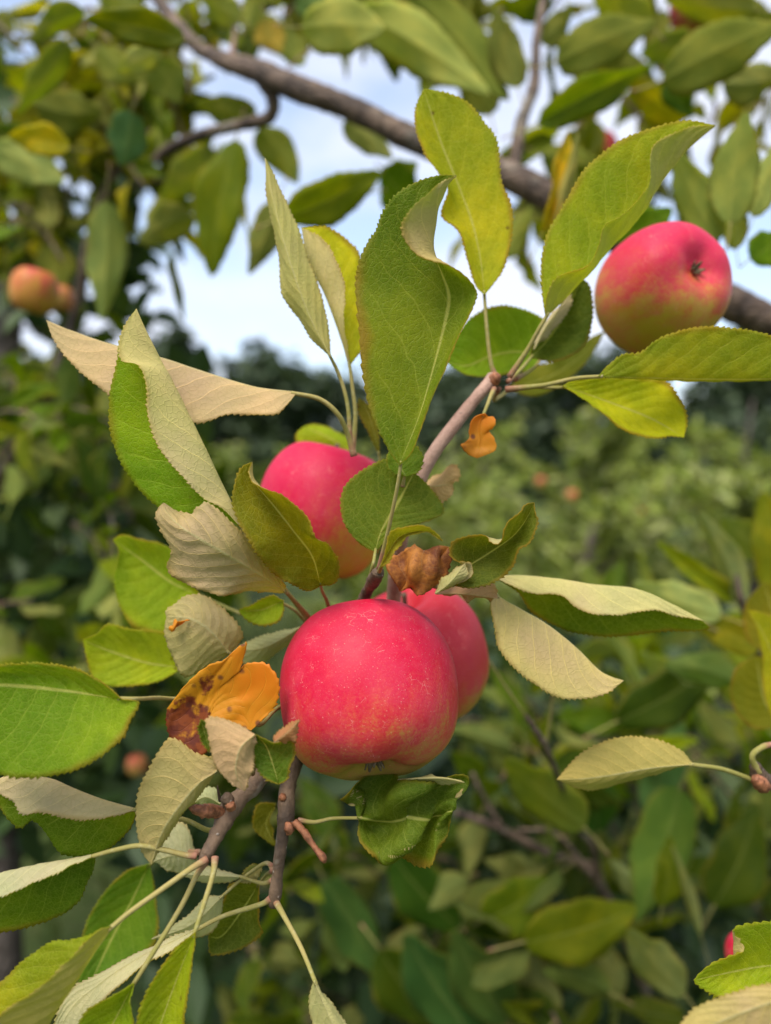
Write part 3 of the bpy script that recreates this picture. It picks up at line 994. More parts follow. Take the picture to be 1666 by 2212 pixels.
placed(limb_root, [
    (400, 85, 180, 38, 40, .52, -.01, 10, D2, OLT, 2), (185, 25, 62, 74, 32, .66, 0, 150, D1, UPU[0], 1), (150, 90, 32, 240, 34, .66, .02, 160, D1, UPU[0], 0),
    (348, 100, 250, 152, 30, .6, 0, 180, D3, (.34, .36, .2), 2), (330, 130, 385, 225, 50, .7, .02, 170, D1, UPU[2], 2), (210, 100, 330, 190, 45, .72, 0, 160, D2, UPU[0], 1),
    (555, 250, 428, 222, 36, .75, .02, 175, D2, UPU[0], 2), (560, 275, 628, 402, 46, .78, .03, 165, D2, UPU[0], 4), (612, 470, 828, 372, 52, .60, 0, 15, D2, UPU[0], 2), (790, 420, 640, 470, 40, .66, .0, 170, D1, UPU[0], 1),
    (510, 300, 452, 592, 58, .74, 0, 20, D2, UPU[0], 2), (420, 470, 300, 520, 46, .8, 0, 170, D2, UPU[1], 1), (470, 330, 340, 420, 48, .78, 0, 160, D2, UPU[1], 2), (600, 430, 532, 596, 36, .7, 0, 175, D2, UPU[1], 0), (372, 550, 390, 690, 16, .8, 0, 20, D1, UPU[0], 3),
    (285, 240, 255, 360, 48, .7, 0, 170, (.03, .085, .045), (.06, .13, .085), 2), (152, 320, 8, 292, 34, .62, 0, 10, (.15, .15, .012), UPU[1], 0), (75, 225, 235, 245, 52, .72, 0, 170, D1, UPU[0], 1),
    (-20, 320, 145, 400, 50, .7, 0, 180, D2, (.24, .28, .15), 2), (230, 430, 215, 700, 44, .74, 0, 178, D3, (.22, .28, .14), 0), (740, 265, 850, 345, 32, .72, 0, 180, D3, (.32, .36, .20), 2),
    (650, 60, 840, 70, 60, .62, -.03, 175, D3, (.34, .36, .17), 2), (760, 20, 1060, 210, 58, .66, .02, 180, D3, (.30, .33, .15), 0), (880, -30, 1100, 230, 60, .70, 0, 170, D2, (.18, .22, .07), 2), (575, 40, 612, 125, 38, .72, 0, 170, (.16, .12, .012), (.25, .2, .06), 1),
    (1060, 250, 1010, 80, 45, .75, 0, 170, D2, UPU[0], 0), (1120, 190, 1070, 20, 40, .68, 0, 178, D2, UPU[1], 2), (1165, 90, 1235, 20, 34, .72, 0, 170, D2, UPU[1], 1), (1200, 135, 1412, 55, 58, .66, 0, 165, D2, UPU[0], 2), (1405, 60, 1280, -30, 50, .68, 0, 170, D3, UPU[0], 0), (1160, 268, 1440, 142, 46, .64, -.02, 10, D1, UPU[0], 1),
    (1430, 175, 1690, 60, 66, .62, -.02, 170, D2, UPU[0], 2), (1440, 165, 1495, 252, 26, .66, 0, 10, (.03, .085, .02), UPU[0], 0), (1560, 180, 1700, 160, 45, .68, 0, 175, D2, (.3, .32, .16), 1), (1500, 90, 1380, 110, 40, .75, 0, 170, D1, UPU[0], 2),
    (1170, 330, 1300, 360, 38, .8, 0, 170, D1, UPU[0], 1), (830, 370, 905, 440, 55, .7, 0, 20, (.06, .13, .01), UPU[0], 2), (1640, 20, 1430, -10, 40, .7, 0, 170, D3, (.32, .33, .15), 0), (820, 400, 905, 350, 36, .72, 0, 10, (.08, .14, .01), UPU[0], 0), (1090, 560, 1150, 450, 28, .72, 0, 175, D2, (.24, .26, .1), 0),
    (520, 40, 430, -20, 34, .72, 0, 170, D2, UPU[1], 0), (530, 60, 560, -30, 30, .72, 0, 170, D2, UPU[1], 1), (300, 20, 200, -40, 50, .7, 0, 170, D3, (.3, .34, .17), 0), (640, -10, 720, 60, 34, .74, 0, 178, (.05, .1, .06), (.10, .17, .10), 2),
])
for (x0, y0, d0) in ((1210, 330, .85), (1290, 240, .9), (1400, 330, .95), (1500, 300, .9), (1130, 560, .95), (1180, 470, .9), (1420, 440, 1.0), (1640, 380, .9), (1000, 120, .9), (920, 60, .85), (1620, 250, .95)):
    a = P(x0, y0, d0)
    b = a + Vector((random.uniform(-.07, .07), random.uniform(-.02, .05), random.uniform(.05, .09)))
    twig_with_leaves(limb_root, [b, (a + b) / 2 + Vector((.01, 0, 0)), a], M_LIMB, 5, .08, [UPG[2], UPG[4], UPG[1]], UPU)
# the pale leaf cluster on a spur at the right
placed(limb_root, [(1578, 485, 1612, 250, 54, .50, 0, 180, D3, (.25, .30, .12), 2), (1548, 525, 1462, 320, 46, .52, 0, 175, D3, (.24, .29, .12), 2), (1628, 470, 1690, 300, 34, .52, 0, 178, D3, (.28, .32, .16), 0),
                   (1620, 560, 1690, 500, 44, .5, 0, 15, (.05, .11, .012), UPU[0], 2), (1330, 520, 1458, 448, 44, .5, 0, 10, (.06, .13, .01), UPU[0], 2), (1590, 540, 1560, 400, 30, .54, 0, 178, D3, (.25, .28, .12), 1)])
limb('twig', [(1480, 600, .60, 3), (1520, 575, .56, 2.4), (1540, 540, .53, 2.2), (1550, 515, .52, 2.0)], M_LIMB, limb_root, 8, 0.08)
placed(limb_root, [(1170, 505, 1250, 270, 34, .52, 0, 25, (.13, .12, .012), (.42, .38, .2), 3), (1200, 480, 1245, 300, 24, .515, 0, 180, D3, (.40, .38, .20), 3)])
for k in range(20):
    x0, y0, d0 = random.uniform(430, 1700), 0, random.uniform(.8, 1.2)
    y0 = random.uniform(-60, 90) if x0 < 1150 else random.uniform(-60, 230)
    a = P(x0, y0, d0)
    b = P(x0 + random.uniform(-150, 150), y0 - random.uniform(20, 140), d0 + random.uniform(-.1, .15))
    twig_with_leaves(limb_root, [b, (a + b) / 2 + Vector((0, 0, .02)), a], M_LIMB, 8, .08, UPG, UPU)

# --- the neighbouring tree filling the left side
left_tree = empty('apple_tree', (-0.95, 1.75, 0), 'shaded leafy apple tree filling the left edge behind the leaves', 'tree')
tube('trunk', [(-0.95, 1.75, -0.05), (-0.93, 1.73, 0.6), (-0.88, 1.66, 1.1), (-0.80, 1.55, 1.5), (-0.74, 1.5, 1.9)], [.055, .05, .042, .032, .02], M_TRUNK, left_tree, 14, 40, 0.05)
limb('limb', [(-60, 1150, 1.25, 11), (10, 1010, 1.1, 9), (100, 870, 1.02, 8), (165, 660, .98, 7.5), (195, 520, .96, 7), (225, 420, .95, 6), (270, 330, .96, 4)], M_LIMB, left_tree, 12, 0.06, 60)
limb('twig', [(225, 420, .95, 4), (300, 400, .98, 3), (400, 380, 1.0, 2)], M_LIMB, left_tree, 8, 0.06)
for k in range(52):                                  # canopy leaves against the sky
    x0, y0, d0 = random.uniform(-40, 430), random.uniform(60, 640), random.uniform(.85, 1.25)
    if x0 > 200 and y0 > 480: y0 -= 260
    a = P(x0, y0, d0)
    b = P(x0 + random.uniform(-160, 60), y0 - random.uniform(-60, 120), d0 + random.uniform(-.05, .2))
    twig_with_leaves(left_tree, [b, (a + b) / 2 + Vector((0, 0, .02)), a], M_LIMB, 6, .072, UPG + [(.15, .17, .02), (.05, .10, .03)], UPU)
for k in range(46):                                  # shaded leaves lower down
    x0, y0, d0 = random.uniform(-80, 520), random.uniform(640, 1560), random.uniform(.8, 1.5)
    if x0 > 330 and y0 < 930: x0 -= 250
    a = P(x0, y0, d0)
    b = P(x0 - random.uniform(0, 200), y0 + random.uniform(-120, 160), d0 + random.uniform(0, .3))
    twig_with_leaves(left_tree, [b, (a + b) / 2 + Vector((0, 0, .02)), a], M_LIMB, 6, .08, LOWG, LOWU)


def leaf_mass(parent, n, xr, yr, dr, size, mat):
    """the leaves deeper in a crown, too many to tell apart"""
    c = np.array([tuple(P(random.uniform(*xr), random.uniform(*yr), random.uniform(*dr))) for _ in range(n)])
    v, f = leaf_cards(c, np.full(n, size), asp=0.55)
    o = mesh_obj('foliage', v, f, mat, parent, smooth=True)
    o['kind'] = 'stuff'
    return o


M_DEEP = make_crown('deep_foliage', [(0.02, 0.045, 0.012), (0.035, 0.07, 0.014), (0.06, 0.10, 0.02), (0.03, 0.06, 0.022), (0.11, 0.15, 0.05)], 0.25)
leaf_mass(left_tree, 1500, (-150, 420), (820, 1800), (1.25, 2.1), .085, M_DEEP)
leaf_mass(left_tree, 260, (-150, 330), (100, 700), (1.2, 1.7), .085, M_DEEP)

# --- the lower foliage behind the fruit
low = empty('apple_branch', P(1300, 2350, 1.3), 'low leafy apple branch out of focus behind the lower right leaves', 'branch')
low['shade'] = 0.72  # darkens this branch's leaf tints, standing in for shade of the canopy overhead
limb('branch', [(1500, 2450, 1.2, 9), (1400, 2150, .95, 7), (1320, 1960, .85, 6), (1270, 1870, .80, 6)], M_LIMB, low, 12, 0.06, 40)
limb('branch', [(1270, 1870, .80, 5), (1180, 1840, .76, 4.5), (1080, 1790, .74, 4), (985, 1755, .72, 3.4)], M_LIMB, low, 10, 0.06, 40)
limb('twig', [(1085, 1790, .74, 2.8), (1050, 1730, .74, 2.4), (1020, 1670, .74, 2.2)], M_LIMB, low, 8, 0.06)
limb('twig', [(1300, 1930, .82, 4), (1280, 1830, .78, 3), (1250, 1790, .74, 2.4), (1190, 1640, .52, 2.2), (1165, 1590, .48, 2.2), (1135, 1545, .47, 1.4)], M_LIMB, low, 8, 0.06)
limb('twig', [(1180, 1610, .50, 1.2), (1190, 1540, .49, .8), (1196, 1495, .48, .7)], M_PET, low, 8, 0.03)
limb('twig', [(1135, 1545, .47, 1.0), (1090, 1480, .46, .8), (1045, 1410, .45, .7)], M_PET, low, 8, 0.03)
LY = (.11, .16, .012)
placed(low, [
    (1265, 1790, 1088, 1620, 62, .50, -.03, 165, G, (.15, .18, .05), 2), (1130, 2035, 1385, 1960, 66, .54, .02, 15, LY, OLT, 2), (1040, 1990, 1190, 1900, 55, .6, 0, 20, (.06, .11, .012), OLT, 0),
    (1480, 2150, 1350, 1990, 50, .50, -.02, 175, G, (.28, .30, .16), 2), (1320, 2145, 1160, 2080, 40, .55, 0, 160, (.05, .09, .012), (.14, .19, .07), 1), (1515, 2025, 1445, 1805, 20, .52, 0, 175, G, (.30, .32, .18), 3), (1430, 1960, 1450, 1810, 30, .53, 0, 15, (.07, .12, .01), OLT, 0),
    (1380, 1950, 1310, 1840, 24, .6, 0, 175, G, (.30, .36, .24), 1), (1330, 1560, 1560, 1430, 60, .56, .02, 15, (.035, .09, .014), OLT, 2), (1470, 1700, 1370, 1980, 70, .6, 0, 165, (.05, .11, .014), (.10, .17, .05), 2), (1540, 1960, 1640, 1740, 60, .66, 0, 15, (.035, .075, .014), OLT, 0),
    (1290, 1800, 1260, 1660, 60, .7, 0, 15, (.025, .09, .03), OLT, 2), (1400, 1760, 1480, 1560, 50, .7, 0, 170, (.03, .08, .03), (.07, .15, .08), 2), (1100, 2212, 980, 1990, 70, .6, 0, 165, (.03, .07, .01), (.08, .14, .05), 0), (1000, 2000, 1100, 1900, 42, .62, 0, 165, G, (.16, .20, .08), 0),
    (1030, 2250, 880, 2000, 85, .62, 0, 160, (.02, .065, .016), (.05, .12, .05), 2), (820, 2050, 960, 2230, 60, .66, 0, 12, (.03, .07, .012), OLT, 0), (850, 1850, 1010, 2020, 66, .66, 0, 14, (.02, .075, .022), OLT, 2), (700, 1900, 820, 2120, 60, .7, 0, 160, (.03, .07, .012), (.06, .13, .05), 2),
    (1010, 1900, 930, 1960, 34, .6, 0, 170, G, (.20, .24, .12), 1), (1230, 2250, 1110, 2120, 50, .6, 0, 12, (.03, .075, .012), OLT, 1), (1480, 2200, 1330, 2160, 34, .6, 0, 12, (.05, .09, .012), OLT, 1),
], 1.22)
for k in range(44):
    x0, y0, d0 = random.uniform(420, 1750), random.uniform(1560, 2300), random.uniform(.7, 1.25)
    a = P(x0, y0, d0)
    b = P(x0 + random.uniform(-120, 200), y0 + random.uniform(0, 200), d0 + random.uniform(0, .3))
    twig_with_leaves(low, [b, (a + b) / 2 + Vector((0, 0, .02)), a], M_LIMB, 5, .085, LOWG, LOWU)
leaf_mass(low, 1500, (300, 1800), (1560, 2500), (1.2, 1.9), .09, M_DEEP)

# --- pale shoots in the middle distance at the right
mid = empty('apple_shoot', P(1600, 1450, .9), 'pale leafy apple shoots out of focus at the right edge', 'branch')
limb('branch', [(1800, 1650, .95, 6), (1690, 1480, .74, 5), (1640, 1420, .66, 4), (1605, 1310, .62, 3), (1590, 1240, .62, 2)], M_LIMB, mid, 10, 0.06, 40)
limb('twig', [(1640, 1420, .66, 2), (1580, 1380, .62, 1.6), (1500, 1340, .58, 1.2)], M_PET, mid, 8, 0.04)
placed(mid, [(1607, 1305, 1505, 1098, 50, .62, 0, 175, G, (.28, .32, .20), 3), (1585, 1300, 1432, 1165, 36, .63, 0, 20, (.13, .19, .025), OLT, 3), (1560, 1330, 1362, 1255, 46, .60, 0, 178, G, (.28, .32, .18), 2), (1640, 1400, 1500, 1345, 40, .60, 0, 15, (.12, .14, .015), OLT, 2),
             (1660, 1200, 1560, 1110, 50, .7, 0, 170, G, (.22, .28, .13), 0), (1600, 1480, 1420, 1420, 45, .66, 0, 160, (.04, .1, .015), (.16, .22, .10), 1), (1690, 1300, 1650, 1060, 55, .68, 0, 15, (.10, .13, .015), OLT, 2), (1500, 1500, 1380, 1400, 36, .7, 0, 170, G, (.22, .27, .14), 0)])
for k in range(22):
    x0, y0, d0 = random.uniform(1080, 1750), random.uniform(1330, 1620), random.uniform(.75, 1.5)
    a = P(x0, y0, d0)
    b = P(x0 + random.uniform(0, 260), y0 + random.uniform(20, 200), d0 + random.uniform(0, .3))
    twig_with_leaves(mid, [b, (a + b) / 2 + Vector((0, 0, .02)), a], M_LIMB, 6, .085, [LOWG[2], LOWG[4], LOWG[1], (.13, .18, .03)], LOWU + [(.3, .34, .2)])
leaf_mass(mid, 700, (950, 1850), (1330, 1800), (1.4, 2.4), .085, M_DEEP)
# ================================================================== the branch in focus
hero = empty('fruiting_branch', P(860, 1440, .37), 'fruiting apple branch in sharp focus in the middle, leaves curled and partly yellowed', 'branch')
# wood: a bough coming from behind the fruit, a shoot up to the right, two hanging twigs
limb('bough', [(860, 1445, 1.5, 9), (860, 1445, 1.0, 8), (862, 1440, .60, 7), (855, 1435, .44, 6), (800, 1440, .365, 5.2), (720, 1500, .345, 4.6), (650, 1600, .31, 4.3)], M_TWIG, hero, 12, 0.05, 60)
limb('shoot', [(855, 1435, .44, 4), (850, 1330, .36, 3.4), (860, 1200, .33, 3.4), (890, 1080, .318, 3.2), (930, 990, .318, 3.0), (1000, 895, .325, 2.9), (1050, 835, .33, 2.8), (1066, 818, .332, 3.4), (1074, 808, .332, 2.0)], M_SHOOT, hero, 14, 0.03, 80)
limb('spur', [(800, 1440, .365, 4), (772, 1345, .345, 3.0), (784, 1298, .318, 2.5), (800, 1266, .298, 2.3), (814, 1243, .284, 2.6), (819, 1233, .281, 1.7)], M_TWIG, hero, 12, 0.08, 50)
limb('twig', [(700, 1500, .34, 3.78), (645, 1620, .305, 3.61), (622, 1700, .295, 3.35), (618, 1760, .29, 3.70), (613, 1790, .288, 2.75), (603, 1860, .286, 2.32), (595, 1930, .285, 2.49), (590, 1958, .285, 1.89)], M_TWIG, hero, 12, 0.06, 60)
limb('twig', [(690, 1520, .33, 3.78), (600, 1630, .295, 3.78), (550, 1690, .285, 3.70), (500, 1745, .278, 3.96), (478, 1785, .272, 3.10), (452, 1835, .266, 2.58), (440, 1862, .264, 2.06)], M_TWIG, hero, 12, 0.07, 60)
limb('bud', [(478, 1755, .274, 2.2), (455, 1752, .270, 2.6), (440, 1752, .268, 2.3), (422, 1748, .266, 1.7), (408, 1744, .265, 0.5)], M_BUD, hero, 10, 0.09, 26)
limb('bud', [(495, 1740, .272, 1.8), (492, 1728, .268, 2.2), (488, 1718, .266, 1.2)], M_TWIG, hero, 10, 0.12, 16)
limb('bud', [(500, 1745, .268, 1.6), (497, 1738, .2665, 1.9), (495, 1734, .2655, .6)], M_BUD, hero, 8, 0.1, 12)
limb('bud', [(612, 1725, .2915, 2.2), (611, 1722, .2895, 1.6), (610, 1720, .2885, .5)], M_BUD, hero, 8, 0.1, 12)
limb('bud', [(1066, 822, .330, 2.8), (1074, 815, .3285, 2.4), (1082, 812, .328, 0.9)], M_BUD, hero, 8, 0.12, 14)
limb('bud', [(629, 1786, .288, 2.0), (622, 1790, .2855, 2.2), (616, 1793, .2845, .8)], M_BUD, hero, 8, 0.14, 12)
limb('dry_stalk', [(636, 1775, .286, 1.4), (655, 1795, .284, 1.5), (680, 1830, .282, 1.3), (697, 1852, .281, 1.4), (702, 1862, .281, .8)], M_BUD, hero, 8, 0.1, 30)
limb('thorn', [(476, 1730, .272, .7), (472, 1712, .271, .5), (470, 1697, .270, .2)], M_TWIG, hero, 6, 0.05, 10)

# ---- leaves of the spur in the centre
leaf(hero, .262, [
    [(863, 1005), (838, 968), (806, 900), (787, 820), (779, 720), (770, 620, 2), (775, 572, 2), (795, 525, 2), (815, 495, 2), (828, 458, 2), (857, 421, 2), (902, 393, 2), (946, 380, 1), (986, 379)],
    [(863, 1005), (872, 965, 2), (889, 900, 4), (904, 820, 5), (917, 725, 6), (922, 640, 6), (923, 595, 6), (922, 556, 6), (918, 528, 6), (917, 492, 5), (924, 452, 4), (945, 414, 3), (966, 392, 1), (986, 379)],
    [(863, 1005), (884, 968, 1), (913, 900, 2), (940, 825, 3), (975, 735, 3), (1003, 652, 2), (980, 600, 2), (952, 565, 2), (938, 546, 2), (936, 505, 2), (945, 455, 2), (958, 420, 1), (970, 396), (986, 379)],
    [(863, 1005), (893, 972, -2), (915, 905, -3), (944, 825, -4), (984, 738, -4), (1022, 660, -3), (1027, 624, -3), (975, 572, -5), (910, 548, -8), (869, 497, -10), (881, 457, -9), (927, 414, -6), (957, 392, -2), (986, 379)]],
    (.085, .125, .010), TAN, [(857, 1060, 4), (838, 1150, 12), (818, 1232, 20)], .9, label='large green leaf standing upright in the middle with its tip rolled over')
leaf(hero, .30, [
    Z(3, (1620, 1175), (1560, 1140), (1495, 1060, -2), (1475, 960, -2), (1500, 880), (1590, 810, 3), (1700, 770, 6), (1790, 830, 8)),
    Z(3, (1620, 1175), (1650, 1080, 2), (1720, 960, 5), (1790, 830, 8)),
    Z(3, (1620, 1175), (1720, 1080, 2), (1850, 1040, 4), (1915, 1000, 6), (1880, 920, 8), (1790, 830, 8))],
    (.085, .12, .022), PALE, [(805, 1225, -8), (785, 1300, 20)], .9)
leaf(hero, .262, [
    [(822, 1226), (832, 1180, -1), (850, 1150, -2), (880, 1137, -2), (920, 1136, 0), (957, 1169, 2)],
    [(822, 1226), (840, 1190, 2), (862, 1160, 3), (895, 1148, 3), (930, 1150, 3), (957, 1169, 2)],
    [(822, 1226), (842, 1212, 0), (858, 1182, 0), (884, 1158, 0), (925, 1148, 1), (957, 1169, 2)]],
    (.16, .16, .03), (.26, .24, .10), [(818, 1238, 22)], .8)
# olive mottled leaf left of the centre
leaf(hero, .268, [
    Z(3, (1385, 1320, 26), (1340, 1342, 20), (1270, 1315, 12), (1190, 1270, 6), (1120, 1180, -4), (1050, 1080, -4), (1006, 970, -2), (1016, 870), (1045, 810, 2), (1088, 786, 3)),
    Z(3, (1385, 1320, 28), (1350, 1195, 17), (1270, 1085, 9), (1180, 970, 5), (1100, 870, 4), (1088, 786, 3)),
    Z(3, (1385, 1320, 26), (1430, 1315, 24), (1468, 1270, 18), (1455, 1200, 12), (1412, 1135, 4), (1362, 1115, -4), (1335, 1040, -4), (1265, 970, -4), (1170, 915, -5), (1110, 880, -4), (1072, 830, 0), (1088, 786, 3))],
    (.115, .120, .008), TAN, Z(3, (1395, 1350, 36), (1410, 1380, 48), (1430, 1440, 80)), .9, wave=1.0, label='olive leaf mottled with dark blotches beside the rear apple')
# tan leaf rolled up, underside out
leaf(hero, .276, [
    Z(5, (1240, 485, 22), (1200, 420, 12), (1130, 310, 0), (1040, 225, -7), (960, 145, -8), (895, 98, -6), (860, 120, -3), (828, 162, 2), (770, 150, 2), (712, 100, 0)),
    Z(5, (1240, 485, 20), (1120, 405, 2), (980, 320, -8), (860, 250, -8), (780, 200, -5), (720, 140, -2), (706, 100, 0)),
    Z(5, (1240, 485, 22), (1130, 494, 12), (1000, 490, 2), (880, 470, 0), (780, 425, 3), (730, 368, 4), (745, 310, 0), (718, 250, -1), (676, 165, -2), (690, 115, -1), (708, 98, 0))],
    G, (.42, .34, .20), Z(5, (1290, 540, 34), (1335, 592, 48), (1400, 680, 80)), 1.2, wave=1.2, relief=.45, label='tan downy leaf rolled lengthwise with ribbed underside')
# big folded leaf at the left
leaf(hero, .285, [
    Z(3, (1030, 1060, 4), (930, 1010, 6), (800, 1022, 8), (690, 985, 9), (590, 890, 9), (510, 760, 8), (475, 620, 7), (480, 480, 5), (510, 350, 4), (530, 230, 2), (588, 125)),
    Z(3, (1030, 1060), (1005, 985), (950, 870, 2), (880, 720, 3), (800, 560, 4), (730, 420, 4), (680, 320, 3), (630, 220, 1), (588, 125)),
    Z(3, (1030, 1060, -2), (960, 985, -5), (890, 950, -7), (820, 880, -9), (740, 785, -10), (680, 700, -10), (640, 590, -9), (635, 460, -8), (605, 375, -7), (530, 350, -6), (515, 280, -4), (545, 190, -2), (588, 125))],
    (.115, .19, .008), (.50, .45, .25), [(560, 1200, 6), (625, 1285, 22), (700, 1380, 60)], 1.1, label='long leaf folded along its midrib, pale underside over bright green upper side')
# long pink-backed leaf pointing left
leaf(hero, .305, [
    [(640, 850), (600, 872, 7), (500, 868, 9), (400, 850, 10), (280, 805, 9), (180, 745, 5), (100, 692)],
    [(640, 850), (550, 838), (450, 808, 2), (350, 775, 2), (250, 748, 2), (160, 718, 1), (100, 692)],
    [(640, 850), (622, 872, -3), (595, 896, -5), (545, 897, -5), (490, 896, -5), (425, 914, -6), (330, 895, -7), (240, 852, -7), (170, 798, -5), (122, 742, -2), (100, 692)]],
    G, (.52, .40, .29), [(690, 862, 2), (730, 895, 4), (752, 940, 8), (765, 985, 10)], 1.3, label='long leaf with pinkish pale underside pointing left')
# two narrow upright leaves left of the centre
leaf(hero, .315, [
    [(715, 772), (708, 705, 4), (682, 605, 4), (642, 500, 4), (603, 405, 3), (573, 342)],
    [(715, 772, -2), (672, 690, -3), (628, 570, -4), (595, 450, -2), (573, 342)],
    [(715, 772), (668, 722, 3), (625, 662, 4), (606, 612, 4), (601, 525, 4), (580, 430, 3), (573, 342)]],
    YG, (.44, .42, .21), [(735, 815, 2), (752, 880, 3), (757, 960, 4)], 1.0)
leaf(hero, .33, [
    [(757, 790), (750, 740, -5), (745, 680, -8), (746, 620, -8), (732, 575, -8), (700, 520, -6), (652, 492)],
    [(757, 790), (735, 720, 0), (705, 640, 0), (685, 600, 0), (665, 555, 0), (652, 492)],
    [(757, 790), (782, 740, 8), (790, 650, 9), (780, 560, 8), (752, 520, 6), (705, 493, 3), (652, 492)]],
    (.22, .25, .012), (.50, .44, .31), [(762, 840, 0), (768, 900, 0), (762, 980, 0)], 1.1)
leaf(hero, .35, [
    [(820, 985), (795, 930), (775, 890), (775, 860)], [(820, 985), (805, 920), (790, 880), (775, 860)], [(820, 985), (815, 920), (800, 880), (775, 860)]],
    OL, (.30, .26, .12), [(822, 1010, 2), (818, 1060, 4)], .8)
leaf(hero, .405, [
    [(770, 985), (700, 985), (650, 965), (640, 940), (655, 922)], [(770, 985, -3), (710, 945, -4), (655, 922)], [(770, 985), (760, 955), (720, 928), (680, 918), (655, 922)]],
    (.15, .21, .01), TAN, [(790, 1000, 0)], 1.0)
leaf(hero, .30, [Z(4, (90, 850), (20, 820), (5, 770, 2), (30, 720, 4)), Z(4, (90, 850), (60, 800, 2), (30, 720, 4)), Z(4, (90, 850), (140, 830), (160, 770), (120, 710, 3), (30, 720, 4))],
     G, TAN, [(870, 1050, 4)], .8)
# tiny pale pink folded leaf
leaf(hero, .328, [Z(4, (160, 900), (220, 850), (290, 800), (320, 830, -2), (300, 870, -2), (290, 880)), Z(4, (160, 900, -3), (220, 890, -4), (290, 880, 0)), Z(4, (160, 900), (200, 960), (240, 962), (295, 915), (290, 885))],
     OL, (.55, .40, .27), [(905, 1075, 4)], .8, wave=1.0, flip=True)
# withered brown leaf
leaf(hero, .29, [Z(6, (60, 480), (20, 370), (60, 320), (130, 280, -3), (170, 300), (275, 290)), Z(6, (60, 480), (120, 400, -6), (180, 370, -6), (275, 290)), Z(6, (60, 480), (150, 480, -2), (240, 450, -3), (280, 380, -2), (275, 290))],
     OL, OL, None, mats=[M_BRO, M_BRO], crumple=1.6, wave=1.0, tooth=3, name='leaf', label='withered brown crumpled leaf above the front apple')
# dark green curled leaf at the right of it
leaf(hero, .285, [
    Z(6, (300, 455), (345, 400, -2), (300, 350, -4), (285, 300, -4), (310, 255, -3), (430, 232, -2), (478, 245, -6), (500, 205, -8), (560, 150, -6), (600, 112, -2), (643, 97)),
    Z(6, (300, 455, 2), (350, 380, 5), (440, 320, 7), (540, 250, 6), (600, 180, 3), (643, 97)),
    Z(6, (300, 455), (370, 462), (450, 440), (520, 400), (565, 360, -1), (580, 300, -2), (615, 275, -2), (640, 200, -2), (643, 97))],
    (.055, .075, .014), PALE, Z(6, (240, 465, 4), (140, 440, 14), (60, 420, 24)), .9, wave=1.4)
leaf(hero, .282, [Z(6, (215, 490), (230, 450), (290, 390), (345, 360)), Z(6, (215, 490, -2), (280, 440, -3), (345, 360)), Z(6, (215, 490), (300, 455), (352, 410), (345, 360))], G, (.40, .40, .22), None, flip=True)
leaf(hero, .30, [Z(6, (220, 490), (300, 465, -2), (400, 440, -3), (460, 445, -2), (485, 510)), Z(6, (220, 490, -3), (340, 490, -6), (485, 510)), Z(6, (220, 490), (300, 500), (400, 515, 2), (440, 505, 2), (485, 510))],
     OL, (.50, .30, .20), None, wave=1.2, flip=True)
# two long leaves to the right of the fruit
leaf(hero, .315, [
    Z(6, (470, 420), (560, 462, -4), (650, 497, -8), (760, 502, -9), (870, 570, -10), (1000, 582, -9), (1150, 562, -6), (1260, 582, -3), (1370, 608)),
    Z(6, (470, 420), (600, 418), (750, 432), (900, 455), (1080, 473), (1230, 535), (1370, 608)),
    Z(6, (470, 420), (570, 480, 5), (630, 570, 7), (720, 625, 8), (820, 660, 8), (1000, 675, 8), (1200, 652, 6), (1300, 655, 4), (1395, 640, 2), (1370, 608))],
    (.075, .115, .008), (.50, .49, .27), Z(6, (430, 432, 2), (360, 440, 2), (250, 445, 6), (120, 450, 10)), 1.0, label='long leaf folded with pale underside above its dark green half, right of the apples')
leaf(hero, .30, [
    Z(6, (475, 502), (452, 540, -2), (468, 620, -3), (492, 725, -4), (560, 812, -5), (650, 882, -5), (750, 936, -5), (850, 942, -4), (950, 922, -2), (1028, 868)),
    Z(6, (475, 502), (580, 560, 2), (700, 630, 3), (820, 725, 3), (915, 818, 2), (970, 850, 1), (1028, 868)),
    Z(6, (475, 502), (540, 600, 7), (640, 740, 10), (760, 830, 10), (900, 870, 6), (1028, 868))],
    YG, (.48, .42, .22), Z(6, (455, 470, 2), (400, 448, 4), (300, 446, 8), (150, 450, 16)), 1.1, label='pale tan leaf hanging with its ribbed underside to the viewer')

